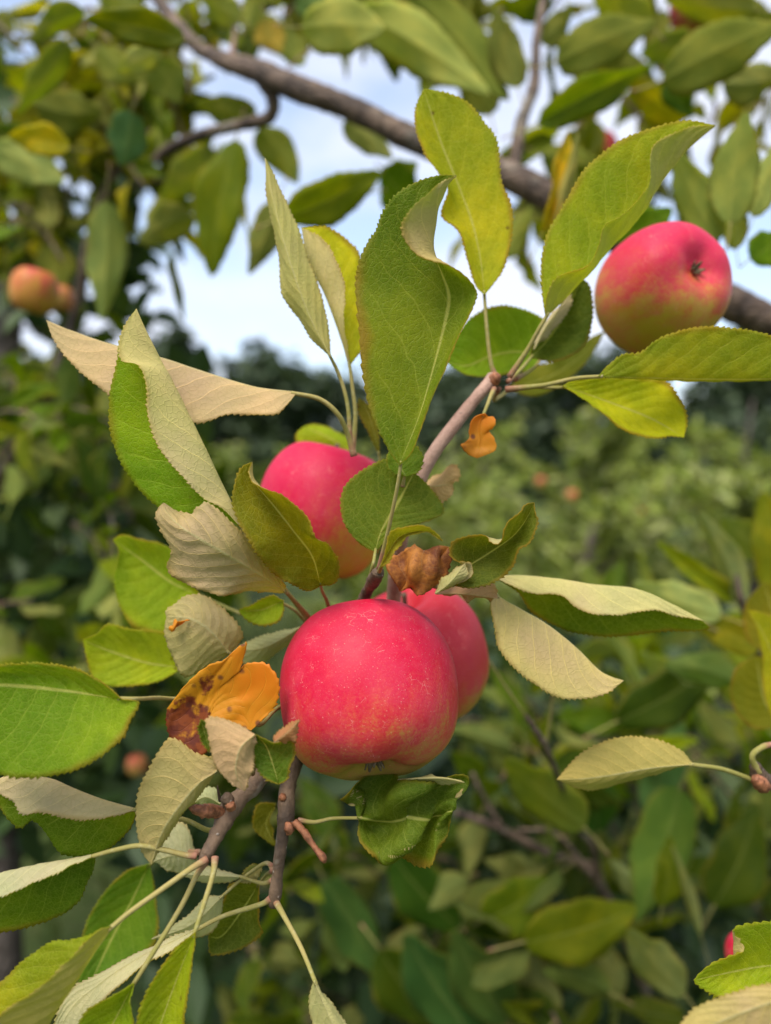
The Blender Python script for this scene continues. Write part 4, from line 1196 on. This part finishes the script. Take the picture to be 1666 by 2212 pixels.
# ---- leaves round the tip of the upper right shoot
leaf(hero, .328, [
    [(1047, 637), (1030, 618), (1016, 575), (1003, 535), (988, 495), (955, 465, -1), (965, 410, -3), (945, 372, -4), (915, 325, -4), (898, 262, -3), (903, 220), (915, 192)],
    [(1047, 637, 2), (1038, 560, 4), (1020, 480, 5), (990, 400, 5), (950, 300, 3), (915, 192)],
    [(1047, 637), (1085, 582), (1104, 510), (1104, 445), (1082, 390), (1074, 310), (1047, 266), (1010, 222), (965, 202), (915, 192)]],
    (.185, .21, .008), TAN, [(1052, 710, 2), (1060, 780, 3), (1070, 812, 4)], 1.1, label='yellow-green leaf standing upright behind the middle leaf')
leaf(hero, .315, [
    [(1178, 682), (1172, 630, 2), (1171, 560, 3), (1186, 500, 4), (1214, 452, 4), (1260, 372, 4), (1310, 326, 4), (1352, 298, 3), (1430, 271, 2), (1490, 262, 1), (1545, 271)],
    [(1178, 682), (1233, 630, 2), (1283, 570, 4), (1338, 510, 5), (1388, 450, 5), (1438, 380, 4), (1488, 320, 2), (1545, 271)],
    [(1178, 682), (1182, 640, -3), (1205, 597, -6), (1268, 577, -8), (1296, 532, -8), (1306, 490, -9), (1343, 468, -9), (1383, 428, -9), (1403, 393, -8), (1405, 325, -7), (1430, 300, -5), (1490, 276, -2), (1545, 271)]],
    (.17, .205, .008), (.30, .32, .09), [(1165, 710, 2), (1140, 755, 6), (1100, 815, 10)], 1.1, label='large yellow-green leaf folded at its edge, reaching up to the right')
leaf(hero, .31, [
    Z(4, (920, 415), (960, 370, 1), (1030, 322), (1100, 316), (1200, 247, -2), (1350, 205, -3), (1500, 210, -3), (1640, 235, -2), (1760, 290), (1880, 400)),
    Z(4, (920, 415), (1050, 420, 3), (1200, 424, 4), (1400, 428, 4), (1600, 428, 3), (1750, 420, 2), (1880, 400)),
    Z(4, (920, 415), (1050, 412, 9), (1250, 400, 14), (1500, 395, 14), (1700, 398, 10), (1880, 400))],
    (.15, .18, .016), TAN, Z(4, (820, 425, 4), (680, 455, 10), (520, 472, 16)), 1.2, label='yellow-green leaf reaching out of the picture at the right')
leaf(hero, .325, [
    Z(4, (765, 458), (820, 432, 3), (950, 425, 5), (1100, 430, 6), (1210, 440, 5), (1262, 500, 3), (1302, 590, 2), (1290, 680)),
    Z(4, (765, 458), (860, 490, 5), (1000, 540, 7), (1150, 600, 6), (1290, 680)),
    Z(4, (765, 458), (855, 512), (950, 590), (1035, 650), (1150, 682), (1230, 672, 1), (1290, 680))],
    (.21, .25, .008), TAN, Z(4, (720, 465, 2), (620, 462, 4), (520, 474, 6)), 1.0)
leaf(hero, .36, [
    Z(4, (690, 330), (640, 380), (560, 400), (450, 416), (340, 402), (258, 350)),
    Z(4, (690, 330, 3), (560, 310, 5), (450, 330, 6), (350, 370, 3), (258, 350)),
    Z(4, (690, 330), (690, 250), (690, 180, 2), (600, 130), (480, 113), (370, 165), (300, 260), (258, 350))],
    (.125, .205, .014), TAN, Z(4, (640, 380, -10), (560, 430, -20)), 1.0)
leaf(hero, .345, [
    Z(4, (625, 335), (650, 240, -2), (700, 200, -4), (745, 130, -5), (790, 40, -3), (850, -10)),
    Z(4, (625, 335), (690, 270, 3), (760, 170, 4), (850, -10)),
    Z(4, (625, 335), (740, 352), (850, 290), (892, 170), (885, 40), (850, -10))],
    (.055, .085, .012), PALE, Z(4, (590, 380, -4), (530, 440, -12)), 1.0)
leaf(hero, .342, [Z(4, (640, 300), (720, 215), (790, 130), (805, 60)), Z(4, (640, 300, -3), (700, 190, -4), (805, 60)), Z(4, (640, 300), (670, 220), (740, 120), (805, 60))], G, (.52, .46, .36), None)
leaf(hero, .43, [
    Z(4, (530, 470), (640, 380), (760, 340), (870, 260), (950, 220)), Z(4, (530, 470), (700, 420), (830, 340), (950, 220)), Z(4, (530, 470), (640, 500), (740, 460), (860, 360), (950, 220))],
    (.10, .115, .014), OLT, Z(4, (470, 520, -60), (490, 470, -98)), 1.0)
Q = lambda *p: [(898.7 + .1556 * a, 777.7 + .1556 * b) + tuple(r) for a, b, *r in p]
leaf(hero, .31, [
    Q((960, 740), (860, 765), (785, 830, -1), (752, 950, -1), (742, 1080), (690, 1140, -1), (632, 1172, -2), (665, 1245, -1), (745, 1320), (850, 1362)),
    Q((960, 740), (920, 800, 1), (890, 860, 1), (880, 940, 1), (885, 1020, 1), (890, 1090, 1), (880, 1150, 1), (870, 1220, 1), (860, 1300), (850, 1362)),
    Q((960, 740), (1000, 785), (1075, 790, -1), (1108, 870, -2), (1062, 950, -1), (1010, 985), (1065, 1060, -1), (1112, 1180, -1), (1080, 1270, -1), (850, 1362))],
    OL, OL, Z(4, (440, 540, 4), (455, 500, 10), (470, 470, 18)), 1.0, mats=[M_ORA, M_ORA], wave=.3, tooth=4, serr=.3, relief=.1, paired=True, rot=.15, label='small orange curled leaf hanging under the shoot tip')

# ---- leaves at the left of the front apple
leaf(hero, .36, [
    Z(5, (870, 500), (800, 560), (715, 652), (640, 650), (570, 628), (512, 525), (496, 430), (520, 320), (488, 258)),
    Z(5, (870, 500, 3), (740, 440, 5), (620, 350, 5), (488, 258)),
    Z(5, (870, 500), (800, 400), (745, 312), (690, 280), (600, 258), (530, 238), (488, 258))],
    (.15, .21, .010), TAN, Z(5, (1000, 560, 0), (1150, 620, -10)), 1.0)
leaf(hero, .345, [
    Z(5, (790, 810), (700, 862), (600, 885), (470, 888), (400, 850), (358, 690)), Z(5, (790, 810, 2), (640, 790, 4), (480, 740, 4), (358, 690)),
    Z(5, (790, 810), (770, 700), (700, 655), (580, 645), (470, 625), (420, 665), (358, 690))],
    (.16, .21, .010), TAN, Z(5, (900, 800, 0), (1050, 800, -10)), 1.0)
leaf(hero, .305, [
    Z(5, (990, 750), (1048, 690), (1020, 625), (960, 552), (880, 502), (800, 505), (722, 558), (720, 590)),
    Z(5, (990, 750, -3), (920, 660, -6), (830, 600, -5), (720, 590)),
    Z(5, (990, 750), (900, 800), (805, 852), (745, 775), (716, 670), (720, 590))],
    G, (.40, .35, .20), Z(5, (1050, 790, 0), (1150, 830, 5)), 1.0, wave=.9, label='round tan leaf back with a worm-eaten spot left of the front apple')
leaf(hero, .299, [Z(5, (760, 600), (735, 640), (742, 656)), Z(5, (770, 610, -2), (755, 635, -2), (742, 656)), Z(5, (820, 605), (770, 630), (742, 656))], OL, OL, None, mats=[M_ORA, M_ORA], tooth=4, serr=.4, name='leaf', label='torn orange patch on the tan leaf')
leaf(hero, .32, [Z(5, (1225, 520), (1215, 600), (1140, 627), (1070, 605), (1030, 565)), Z(5, (1225, 520, 2), (1130, 560, 3), (1030, 565)), Z(5, (1225, 520), (1180, 503), (1100, 530), (1030, 565))], (.13, .20, .016), TAN, Z(5, (1270, 560, 8), (1310, 600, 18), (1380, 680, 40)), .9)
leaf(hero, .335, [Z(5, (1300, 635), (1270, 690), (1180, 760), (1110, 805), (1040, 780), (1000, 740)), Z(5, (1300, 635, -2), (1150, 720, -3), (1000, 740)), Z(5, (1300, 635), (1200, 660), (1100, 690), (1000, 740))][::-1], G, (.42, .44, .30), Z(5, (1380, 640, 20)), .9)
# orange spotted leaf
leaf(hero, .272, [
    Z(5, (1085, 1082), (1030, 1055, 1), (985, 1040, 1), (940, 1030, 1), (890, 1045, 1), (885, 1090, 0), (900, 1160, -1), (860, 1190, -1), (790, 1168, -1), (738, 1105), (722, 1040), (722, 990)),
    Z(5, (1085, 1082), (1070, 1015, 1), (1050, 965, 1), (1020, 935, 2), (980, 920, 2), (940, 930, 2), (900, 955, 2), (860, 980, 2), (820, 985, 2), (780, 985, 1), (750, 988), (722, 990)),
    Z(5, (1085, 1082), (1150, 1020), (1195, 960), (1205, 865, -1), (1150, 795, -1), (1070, 793), (1038, 818), (1064, 708, -2), (985, 765), (905, 798, -1), (800, 890, -1), (722, 990))],
    OL, OL, Z(5, (1130, 1055, 10), (1200, 985, 30), (1290, 960, 70)), 1.0, mats=[M_ORA, M_ORA], tooth=3.2, wave=.6, rot=1.0, paired=True, label='bright orange leaf with brown rotting end beside the front apple')
# large green leaf leaving the picture at the left
leaf(hero, .25, [
    Z(5, (525, 946), (600, 960), (562, 1040, -1), (530, 1112, -2), (440, 1190, -3), (340, 1246, -3), (200, 1277, -3), (70, 1281, -2), (-60, 1240), (-170, 1120), (-230, 960)),
    Z(5, (525, 946, 2), (420, 930, 4), (300, 912, 5), (150, 895, 5), (0, 885, 4), (-120, 900, 3), (-230, 960)),
    Z(5, (525, 946), (480, 905), (425, 868), (350, 822, 1), (250, 802, 1), (100, 797, 1), (-40, 805), (-150, 850), (-230, 960))],
    (.10, .165, .010), TAN, Z(5, (600, 945, 6), (720, 944, 24), (900, 980, 38), (1060, 1200, 44)), 1.0, label='large green toothed leaf leaving the picture at the left edge')
# tan leaf hanging below the orange one
leaf(hero, .262, [
    Z(7, (938, 285), (860, 395, 2), (780, 495, 2), (705, 590, 2), (655, 690)),
    Z(7, (938, 285, -2), (850, 350, -3), (745, 480, -4), (690, 580, -2), (655, 690)),
    Z(7, (938, 285), (930, 235, -1), (850, 215, -2), (740, 150, -3), (680, 220, -3), (635, 305, -3), (598, 385, -2), (588, 480, -1), (595, 580), (622, 650), (655, 690))],
    G, (.44, .36, .20), Z(7, (975, 260, 6), (1020, 330, 12)), 1.0, flip=True, label='tan downy leaf hanging down below the orange leaf')
# small pinkish leaf and its dark fold
leaf(hero, .25, [
    Z(7, (1100, 130), (1095, 200, 1), (1090, 275), (1070, 320), (1058, 375)),
    Z(7, (1100, 130, -1), (1040, 190, -3), (1020, 290, -2), (1058, 375)),
    Z(7, (1100, 130), (1020, 85), (950, 60), (895, 68, -1), (905, 150, -2), (930, 262, -2), (995, 338, -1), (1058, 375))],
    (.05, .09, .012), (.48, .34, .24), Z(7, (1120, 160, 10), (1090, 300, 22)), .9, tooth=2, flip=True, label='small pinkish dry leaf curled in front of the twig')
leaf(hero, .2525, [Z(7, (905, 210), (880, 170), (858, 110), (868, 65)), Z(7, (905, 210), (890, 140, 1), (868, 65)), Z(7, (905, 210), (915, 150), (908, 90), (868, 65))], (.045, .08, .012), TAN, None, tooth=1.6)
leaf(hero, .252, [
    Z(7, (1205, 345), (1150, 322), (1112, 272), (1098, 190), (1105, 130)), Z(7, (1205, 345, 2), (1180, 260, 3), (1150, 180, 3), (1105, 130)), Z(7, (1205, 345), (1235, 325), (1256, 265), (1268, 160), (1185, 165, -1), (1105, 130))],
    (.05, .095, .018), TAN, None, tooth=2, wave=.8)
leaf(hero, .249, [Z(7, (1185, 165), (1190, 140), (1240, 95), (1295, 68)), Z(7, (1185, 165, -2), (1240, 125, -2), (1295, 68)), Z(7, (1185, 165), (1262, 158), (1282, 125), (1295, 68))], OL, (.32, .16, .10), None, mats=[M_UND, M_UND], tooth=2)
# crumpled dark leaf under the front apple
leaf(hero, .283, [
    [(772, 1765), (790, 1825), (830, 1862), (880, 1882), (930, 1858), (962, 1808), (978, 1752)],
    [(772, 1765, -4), (830, 1775, 3), (880, 1770, -5), (930, 1765, 4), (978, 1752, -3)],
    [(772, 1765), (778, 1730, 2), (760, 1695), (820, 1682, 3), (880, 1684, -2), (950, 1680, 2), (1003, 1690), (978, 1752)]],
    (.065, .10, .014), TAN, [(720, 1768, 3), (680, 1776, 5), (645, 1772, 7)], .9, crumple=5.5, wave=2.0, flip=True, label='crumpled dark green leaf hanging under the front apple')
leaf(hero, .281, [[(860, 1684), (900, 1688), (950, 1692), (1003, 1690)], [(860, 1684), (910, 1681, -3), (960, 1681, -3), (1003, 1690)], [(860, 1684), (900, 1678), (960, 1677), (1003, 1690)]], G, (.45, .42, .24), None)

# ---- leaves of the hanging twigs, lower left
leaf(hero, .272, [
    Z(7, (590, 460), (582, 490, 4), (550, 550, 6), (470, 622, 7), (375, 652, 7), (260, 642, 7), (200, 560, 6), (140, 500, 5), (80, 530, 4), (0, 440, 3), (-40, 350)),
    Z(7, (590, 460), (450, 420, 1), (320, 370, 1), (215, 325, 1), (80, 308, 1), (20, 315), (-40, 350)),
    Z(7, (590, 460), (500, 482, -4), (400, 497, -6), (300, 492, -7), (180, 466, -7), (95, 472, -6), (60, 420, -4), (0, 385, -2), (-40, 350))],
    (.085, .13, .010), (.48, .42, .30), Z(7, (680, 480, 2), (800, 500, 4), (900, 545, 6), (950, 530, 8)), 1.1, label='leaf folded with pale pinkish underside above dark green half, lower left')
leaf(hero, .262, [
    Z(7, (415, 655), (400, 720, 5), (375, 770, 6), (330, 862, 7), (200, 942, 8), (60, 977, 8), (-60, 970, 6), (-180, 860, 3), (-230, 800)),
    Z(7, (415, 655), (300, 675, 1), (200, 692, 1), (0, 735, 1), (-120, 765), (-230, 800)),
    Z(7, (415, 655), (310, 700, -3), (200, 748, -5), (0, 832, -6), (-120, 850, -3), (-230, 800))],
    (.075, .12, .010), (.46, .46, .34), Z(7, (500, 630, -1), (600, 612, -2), (700, 628, 0), (800, 652, 2), (850, 655, 3)), 1.1, label='dark green leaf folded under a pale strip, leaving the picture at the left')
leaf(hero, .242, [
    Z(7, (480, 960), (415, 985, -4), (345, 1065, -6), (275, 1150, -7), (160, 1240, -8), (10, 1330, -8), (-60, 1440, -6), (-40, 1560, -3), (60, 1640)),
    Z(7, (480, 960), (410, 1060), (330, 1190), (250, 1310), (180, 1430), (60, 1640)),
    Z(7, (480, 960), (400, 990, 4), (310, 1020, 6), (220, 1032, 7), (100, 1112, 8), (20, 1190, 8), (-100, 1300, 7), (-80, 1500, 4), (60, 1640))],
    (.17, .19, .010), (.30, .27, .11), Z(7, (560, 900, 4), (700, 800, 10), (820, 715, 16), (895, 670, 20)), 1.15, label='leaf at the lower left corner with olive underside and yellow upper half')
leaf(hero, .278, [
    Z(7, (870, 965), (750, 1062, -2), (640, 1115, -3), (560, 1185, -3), (450, 1275, -3), (330, 1400, -2), (200, 1560)),
    Z(7, (870, 965), (720, 1040, 1), (580, 1110, 1), (430, 1210, 1), (300, 1330), (200, 1560)),
    Z(7, (870, 965), (760, 1000, 2), (690, 1032, 3), (560, 1090, 3), (400, 1180, 3), (310, 1235, 2), (240, 1370), (200, 1560))][::-1],
    G, (.50, .50, .39), Z(7, (960, 918, 2), (1080, 880, 4), (1140, 860, 6), (1170, 840, 6)), 1.2, label='long whitish leaf back crossing the lower left')
leaf(hero, .30, [Z(7, (965, 825), (940, 950), (860, 1010), (740, 1010), (655, 1015)), Z(7, (965, 825, -2), (830, 950, -3), (655, 1015)), Z(7, (965, 825), (890, 835), (800, 925), (700, 990), (655, 1015))][::-1], G, (.42, .43, .30), Z(7, (1040, 760, 0), (1140, 690, -4), (1180, 700, -8)), .9)
leaf(hero, .246, [
    Z(7, (578, 1205), (480, 1260, -1), (400, 1312, -2), (340, 1390, -2), (320, 1500, -1), (380, 1640)),
    Z(7, (578, 1205, 2), (530, 1300, 4), (470, 1420, 4), (380, 1640)),
    Z(7, (578, 1205), (572, 1290), (580, 1390), (540, 1520), (380, 1640))][::-1][::-1],
    (.14, .20, .010), TAN, Z(7, (640, 1110, 4), (780, 880, 12), (850, 740, 16), (890, 680, 18)), 1.1, flip=True, label='yellow-green leaf at the bottom edge on a long straight stalk')
leaf(hero, .248, [
    Z(7, (845, 985), (820, 1150, -1), (805, 1290, -1), (780, 1420), (700, 1560), (600, 1660)),
    Z(7, (845, 985), (790, 1120, 3), (730, 1280, 4), (660, 1480, 3), (600, 1660)),
    Z(7, (845, 985), (760, 1062), (660, 1205, -1), (590, 1375, -1), (560, 1540), (600, 1660))][::-1],
    (.15, .20, .010), TAN, Z(7, (870, 900, 4), (920, 740, 10), (930, 660, 14)), 1.1, flip=True, label='slender yellow-green leaf hanging at the bottom edge')
leaf(hero, .262, [
    Z(7, (1358, 1190), (1440, 1300, 2), (1510, 1400, 3), (1570, 1520, 2), (1600, 1680)),
    Z(7, (1358, 1190, -1), (1400, 1290, -1), (1450, 1400, -1), (1600, 1680)),
    Z(7, (1358, 1190), (1338, 1270, 3), (1345, 1370, 4), (1400, 1520, 3), (1600, 1680))],
    (.12, .17, .01), (.46, .45, .28), Z(7, (1300, 1050, 8), (1230, 920, 16), (1190, 850, 22)), 1.1, flip=True, label='pale leaf on a long stalk at the bottom edge')
leaf(hero, .31, [
    Z(7, (1120, 775), (1118, 930), (1135, 985), (1050, 1050), (920, 1082), (900, 1005)), Z(7, (1120, 775, 3), (1040, 900, 5), (960, 1000, 4), (900, 1005)), Z(7, (1120, 775), (1010, 775), (950, 880), (900, 1005))][::-1],
    (.05, .07, .012), PALE, Z(7, (1150, 740, -6), (1180, 720, -12)), .9, flip=True)
leaf(hero, .345, [
    Z(7, (645, 690), (668, 850), (685, 990), (600, 1120), (420, 1180), (350, 1300)), Z(7, (645, 690, 3), (570, 850, 5), (480, 1020, 5), (350, 1300)), Z(7, (645, 690), (550, 720), (450, 820), (370, 960), (340, 1120), (350, 1300))][::-1],
    (.06, .12, .018), TAN, Z(7, (720, 640, -10), (860, 640, -40)), 1.0, flip=True)
leaf(hero, .315, [Z(7, (850, 660), (860, 725), (760, 725), (660, 680)), Z(7, (850, 660, -2), (760, 650, -3), (660, 680)), Z(7, (850, 660), (800, 520), (720, 540), (660, 680))], G, (.44, .45, .36), None, flip=True)
leaf(hero, .30, [Z(7, (1060, 745), (940, 775), (850, 760), (790, 735)), Z(7, (1060, 745, -1), (920, 740, -2), (790, 735)), Z(7, (1060, 745), (960, 715), (860, 700), (790, 735))], G, (.42, .43, .32), Z(7, (1100, 765, -2), (1145, 775, -8), (1180, 760, -14)), 1.0, flip=True)
leaf(hero, .30, [Z(7, (1130, 690), (1080, 700), (1050, 740), (1040, 770)), Z(7, (1130, 690), (1090, 720, 2), (1040, 770)), Z(7, (1130, 690), (1120, 740), (1080, 770), (1040, 770))], (.04, .09, .012), TAN, Z(7, (1160, 690, -4), (1180, 720, -10)), .9)
leaf(hero, .31, [Z(7, (955, 430), (900, 432), (830, 432)), Z(7, (955, 430, -2), (890, 400, -2), (830, 432)), Z(7, (955, 430), (940, 372), (880, 366), (830, 432))], G, (.42, .45, .33), None, flip=True)
leaf(hero, .33, [Z(7, (1190, 430), (1170, 520), (1200, 620)), Z(7, (1190, 430, 2), (1150, 520, 3), (1200, 620)), Z(7, (1190, 430), (1110, 440), (1100, 540), (1200, 620))], (.09, .09, .014), TAN, None)

# ================================================================== a second twig entering from the right
side = empty('side_twig', P(1660, 1690, .33), 'thin twig with a swollen bud and tan leaf entering at the right edge', 'branch')
limb('twig', [(1900, 1800, .40, 4), (1760, 1740, .36, 3.4), (1690, 1700, .335, 3.2), (1650, 1685, .325, 3.4), (1638, 1672, .322, 3.6), (1630, 1650, .32, 2)], M_TWIG, side, 12, 0.08, 50)
limb('bud', [(1650, 1700, .318, 3.0), (1640, 1690, .315, 3.2), (1630, 1680, .3135, 1.6)], M_BUD, side, 10, 0.12, 16)
limb('tendril', [(1640, 1670, .32, 1.6), (1625, 1635, .318, 1.3), (1645, 1615, .318, 1.3), (1668, 1608, .318, 1.2)], M_PET, side, 8, 0.04, 26)
leaf(side, .318, [
    Z(8, (1330, 258), (1150, 303, 2), (1000, 352, 3), (870, 366, 3), (740, 325)), Z(8, (1330, 258, -2), (1150, 275, -2), (980, 305, -3), (850, 322, -2), (740, 325)),
    Z(8, (1330, 258), (1270, 200, 1), (1150, 150, 2), (1000, 148, 2), (850, 212, 2), (740, 325))][::-1],
    G, (.42, .35, .15), Z(8, (1450, 280, 2), (1570, 322, 5), (1610, 335, 6)), 1.3, label='tan leaf pointing left from the side twig')
leaf(side, .285, [
    Z(8, (1800, 1130), (1666, 1205), (1540, 1245), (1440, 1262), (1350, 1212), (1332, 1192)), Z(8, (1800, 1130, 3), (1650, 1130, 5), (1500, 1155, 4), (1332, 1192)),
    Z(8, (1800, 1130), (1800, 960), (1666, 945), (1580, 955), (1500, 975), (1530, 1030), (1545, 1065), (1480, 1090), (1400, 1132), (1332, 1192))][::-1],
    (.15, .20, .010), TAN, Z(8, (1900, 1100, 10), (2000, 900, 30)), 1.2, tooth=3.4, serr=1.3, flip=True, label='yellow-green toothed leaf at the lower right corner')
leaf(side, .225, [
    Z(8, (1900, 1220), (1666, 1215, 1), (1500, 1252, 2), (1350, 1310, 3), (1270, 1390, 3), (1180, 1520)), Z(8, (1900, 1220), (1650, 1290), (1400, 1390), (1180, 1520)), Z(8, (1900, 1220), (1850, 1400), (1600, 1500), (1400, 1560), (1180, 1520))][::-1],
    (.16, .16, .012), (.42, .36, .18), None, 1.2, flip=True)
leaf(side, .40, [
    Z(6, (1700, 1100), (1640, 940, 0), (1630, 780, 1), (1600, 640), (1565, 560)), Z(6, (1700, 1100, 2), (1700, 850, 3), (1640, 680, 2), (1565, 560)), Z(6, (1700, 1100), (1780, 900), (1720, 640), (1640, 580), (1565, 560))],
    (.20, .21, .010), TAN, None)
leaf(side, .44, [
    Z(6, (1720, 1060), (1600, 1075), (1520, 1010), (1492, 920), (1510, 820), (1600, 760)), Z(6, (1720, 1060, 3), (1640, 960, 4), (1600, 760)), Z(6, (1720, 1060), (1740, 900), (1680, 780), (1600, 760))],
    (.10, .115, .010), TAN, None)

leaf(side, .47, [
    [(1720, 1430), (1625, 1390), (1608, 1345), (1614, 1300), (1650, 1258)], [(1720, 1430, 3), (1680, 1350, 4), (1650, 1258)], [(1720, 1430), (1740, 1350), (1700, 1280), (1650, 1258)]],
    (.14, .13, .012), TAN, None)

# ================================================================== apples
Rr = .036
ax1, ax2, ax3 = (-.10, .70, 1), (.25, .1, 1), (-.3, -.25, 1)
fm = make_apple('apple_skin_front', fruit_dir(ax1, (-.15, -.12, 1)), -0.47, blotch=.35)
apple(P(797, 1486, .298), Rr, ax1, fm, 'sharp red front apple with green-yellow base in the centre', squash=.94)
apple(P(700, 1100, .39), .0345, ax2, make_apple('apple_skin_rear', fruit_dir(ax2, (-.35, -.2, 1)), -0.30, (.48, .002, .042), .3, (.40, .31, .02)), 'pink-red apple with yellow side behind the olive leaf', squash=1.02)
apple(P(904, 1413, .375), .0340, ax3, make_apple('apple_skin_side', fruit_dir(ax3, (-.3, -.2, 1)), -0.60, (.46, .020, .034), .8), 'paler red apple tucked behind the right side of the front apple', squash=1.0)
ax4 = tuple(-(cam_m.to_3x3() @ Vector((.28, .13, .85))))
apple(P(1426, 631, .385), .0322, ax4, make_apple('apple_skin_right', fruit_dir(ax4, (.1, -.35, 1)), -0.12, (.52, .008, .050), .45, (.40, .32, .02)), 'pink apple with dark calyx facing out at the upper right', squash=.96, lobes=.008)
bgm = make_apple('apple_skin_far', (-.5, -.3, 1), .40, (.50, .04, .04), .3, (.42, .25, .02))
bgr = make_apple('apple_skin_pink', (0, -.2, 1), -.5, (.50, .04, .05), .4, (.46, .30, .04))
bgo = make_apple('apple_skin_orange', (0, -.2, 1), .2, (.40, .06, .03), .4, (.36, .22, .04))
apple(P(74, 628, .80), .0245, (.2, 0, 1), bgm, 'blurred red and yellow apple among leaves at the far left', detail=24)
apple(P(132, 644, .92), .016, (0, 0, 1), bgo, 'blurred small yellowish apple just right of the far left apple', detail=24)
apple(P(1512, 10, .78), .030, (.1, .95, .3), bgr, 'blurred red and yellow apple at the top right corner', detail=24)
apple(P(1296, 325, 1.0), .024, (0, 0, 1), bgr, 'blurred pink apple behind the tip of the big folded leaf', detail=24)
apple(P(296, 1652, 1.15), .016, (0, 0, 1), bgo, 'blurred pink apple low at the left below the green leaf', detail=24)
apple(P(1618, 2064, .40), .012, (0, 0, 1), fm, 'red apple mostly hidden behind the lower right toothed leaf', detail=24)
apple(P(1168, 1040, 3.2), .022, (0, 0, 1), bgo, 'tiny blurred orange apple leftmost in the orchard row', detail=24)
apple(P(1236, 1070, 3.0), .022, (0, 0, 1), bgo, 'tiny blurred orange apple in the middle of the orchard row', detail=24)
apple(P(1382, 1110, 3.1), .024, (0, 0, 1), bgo, 'tiny blurred orange apple rightmost in the orchard row', detail=24)
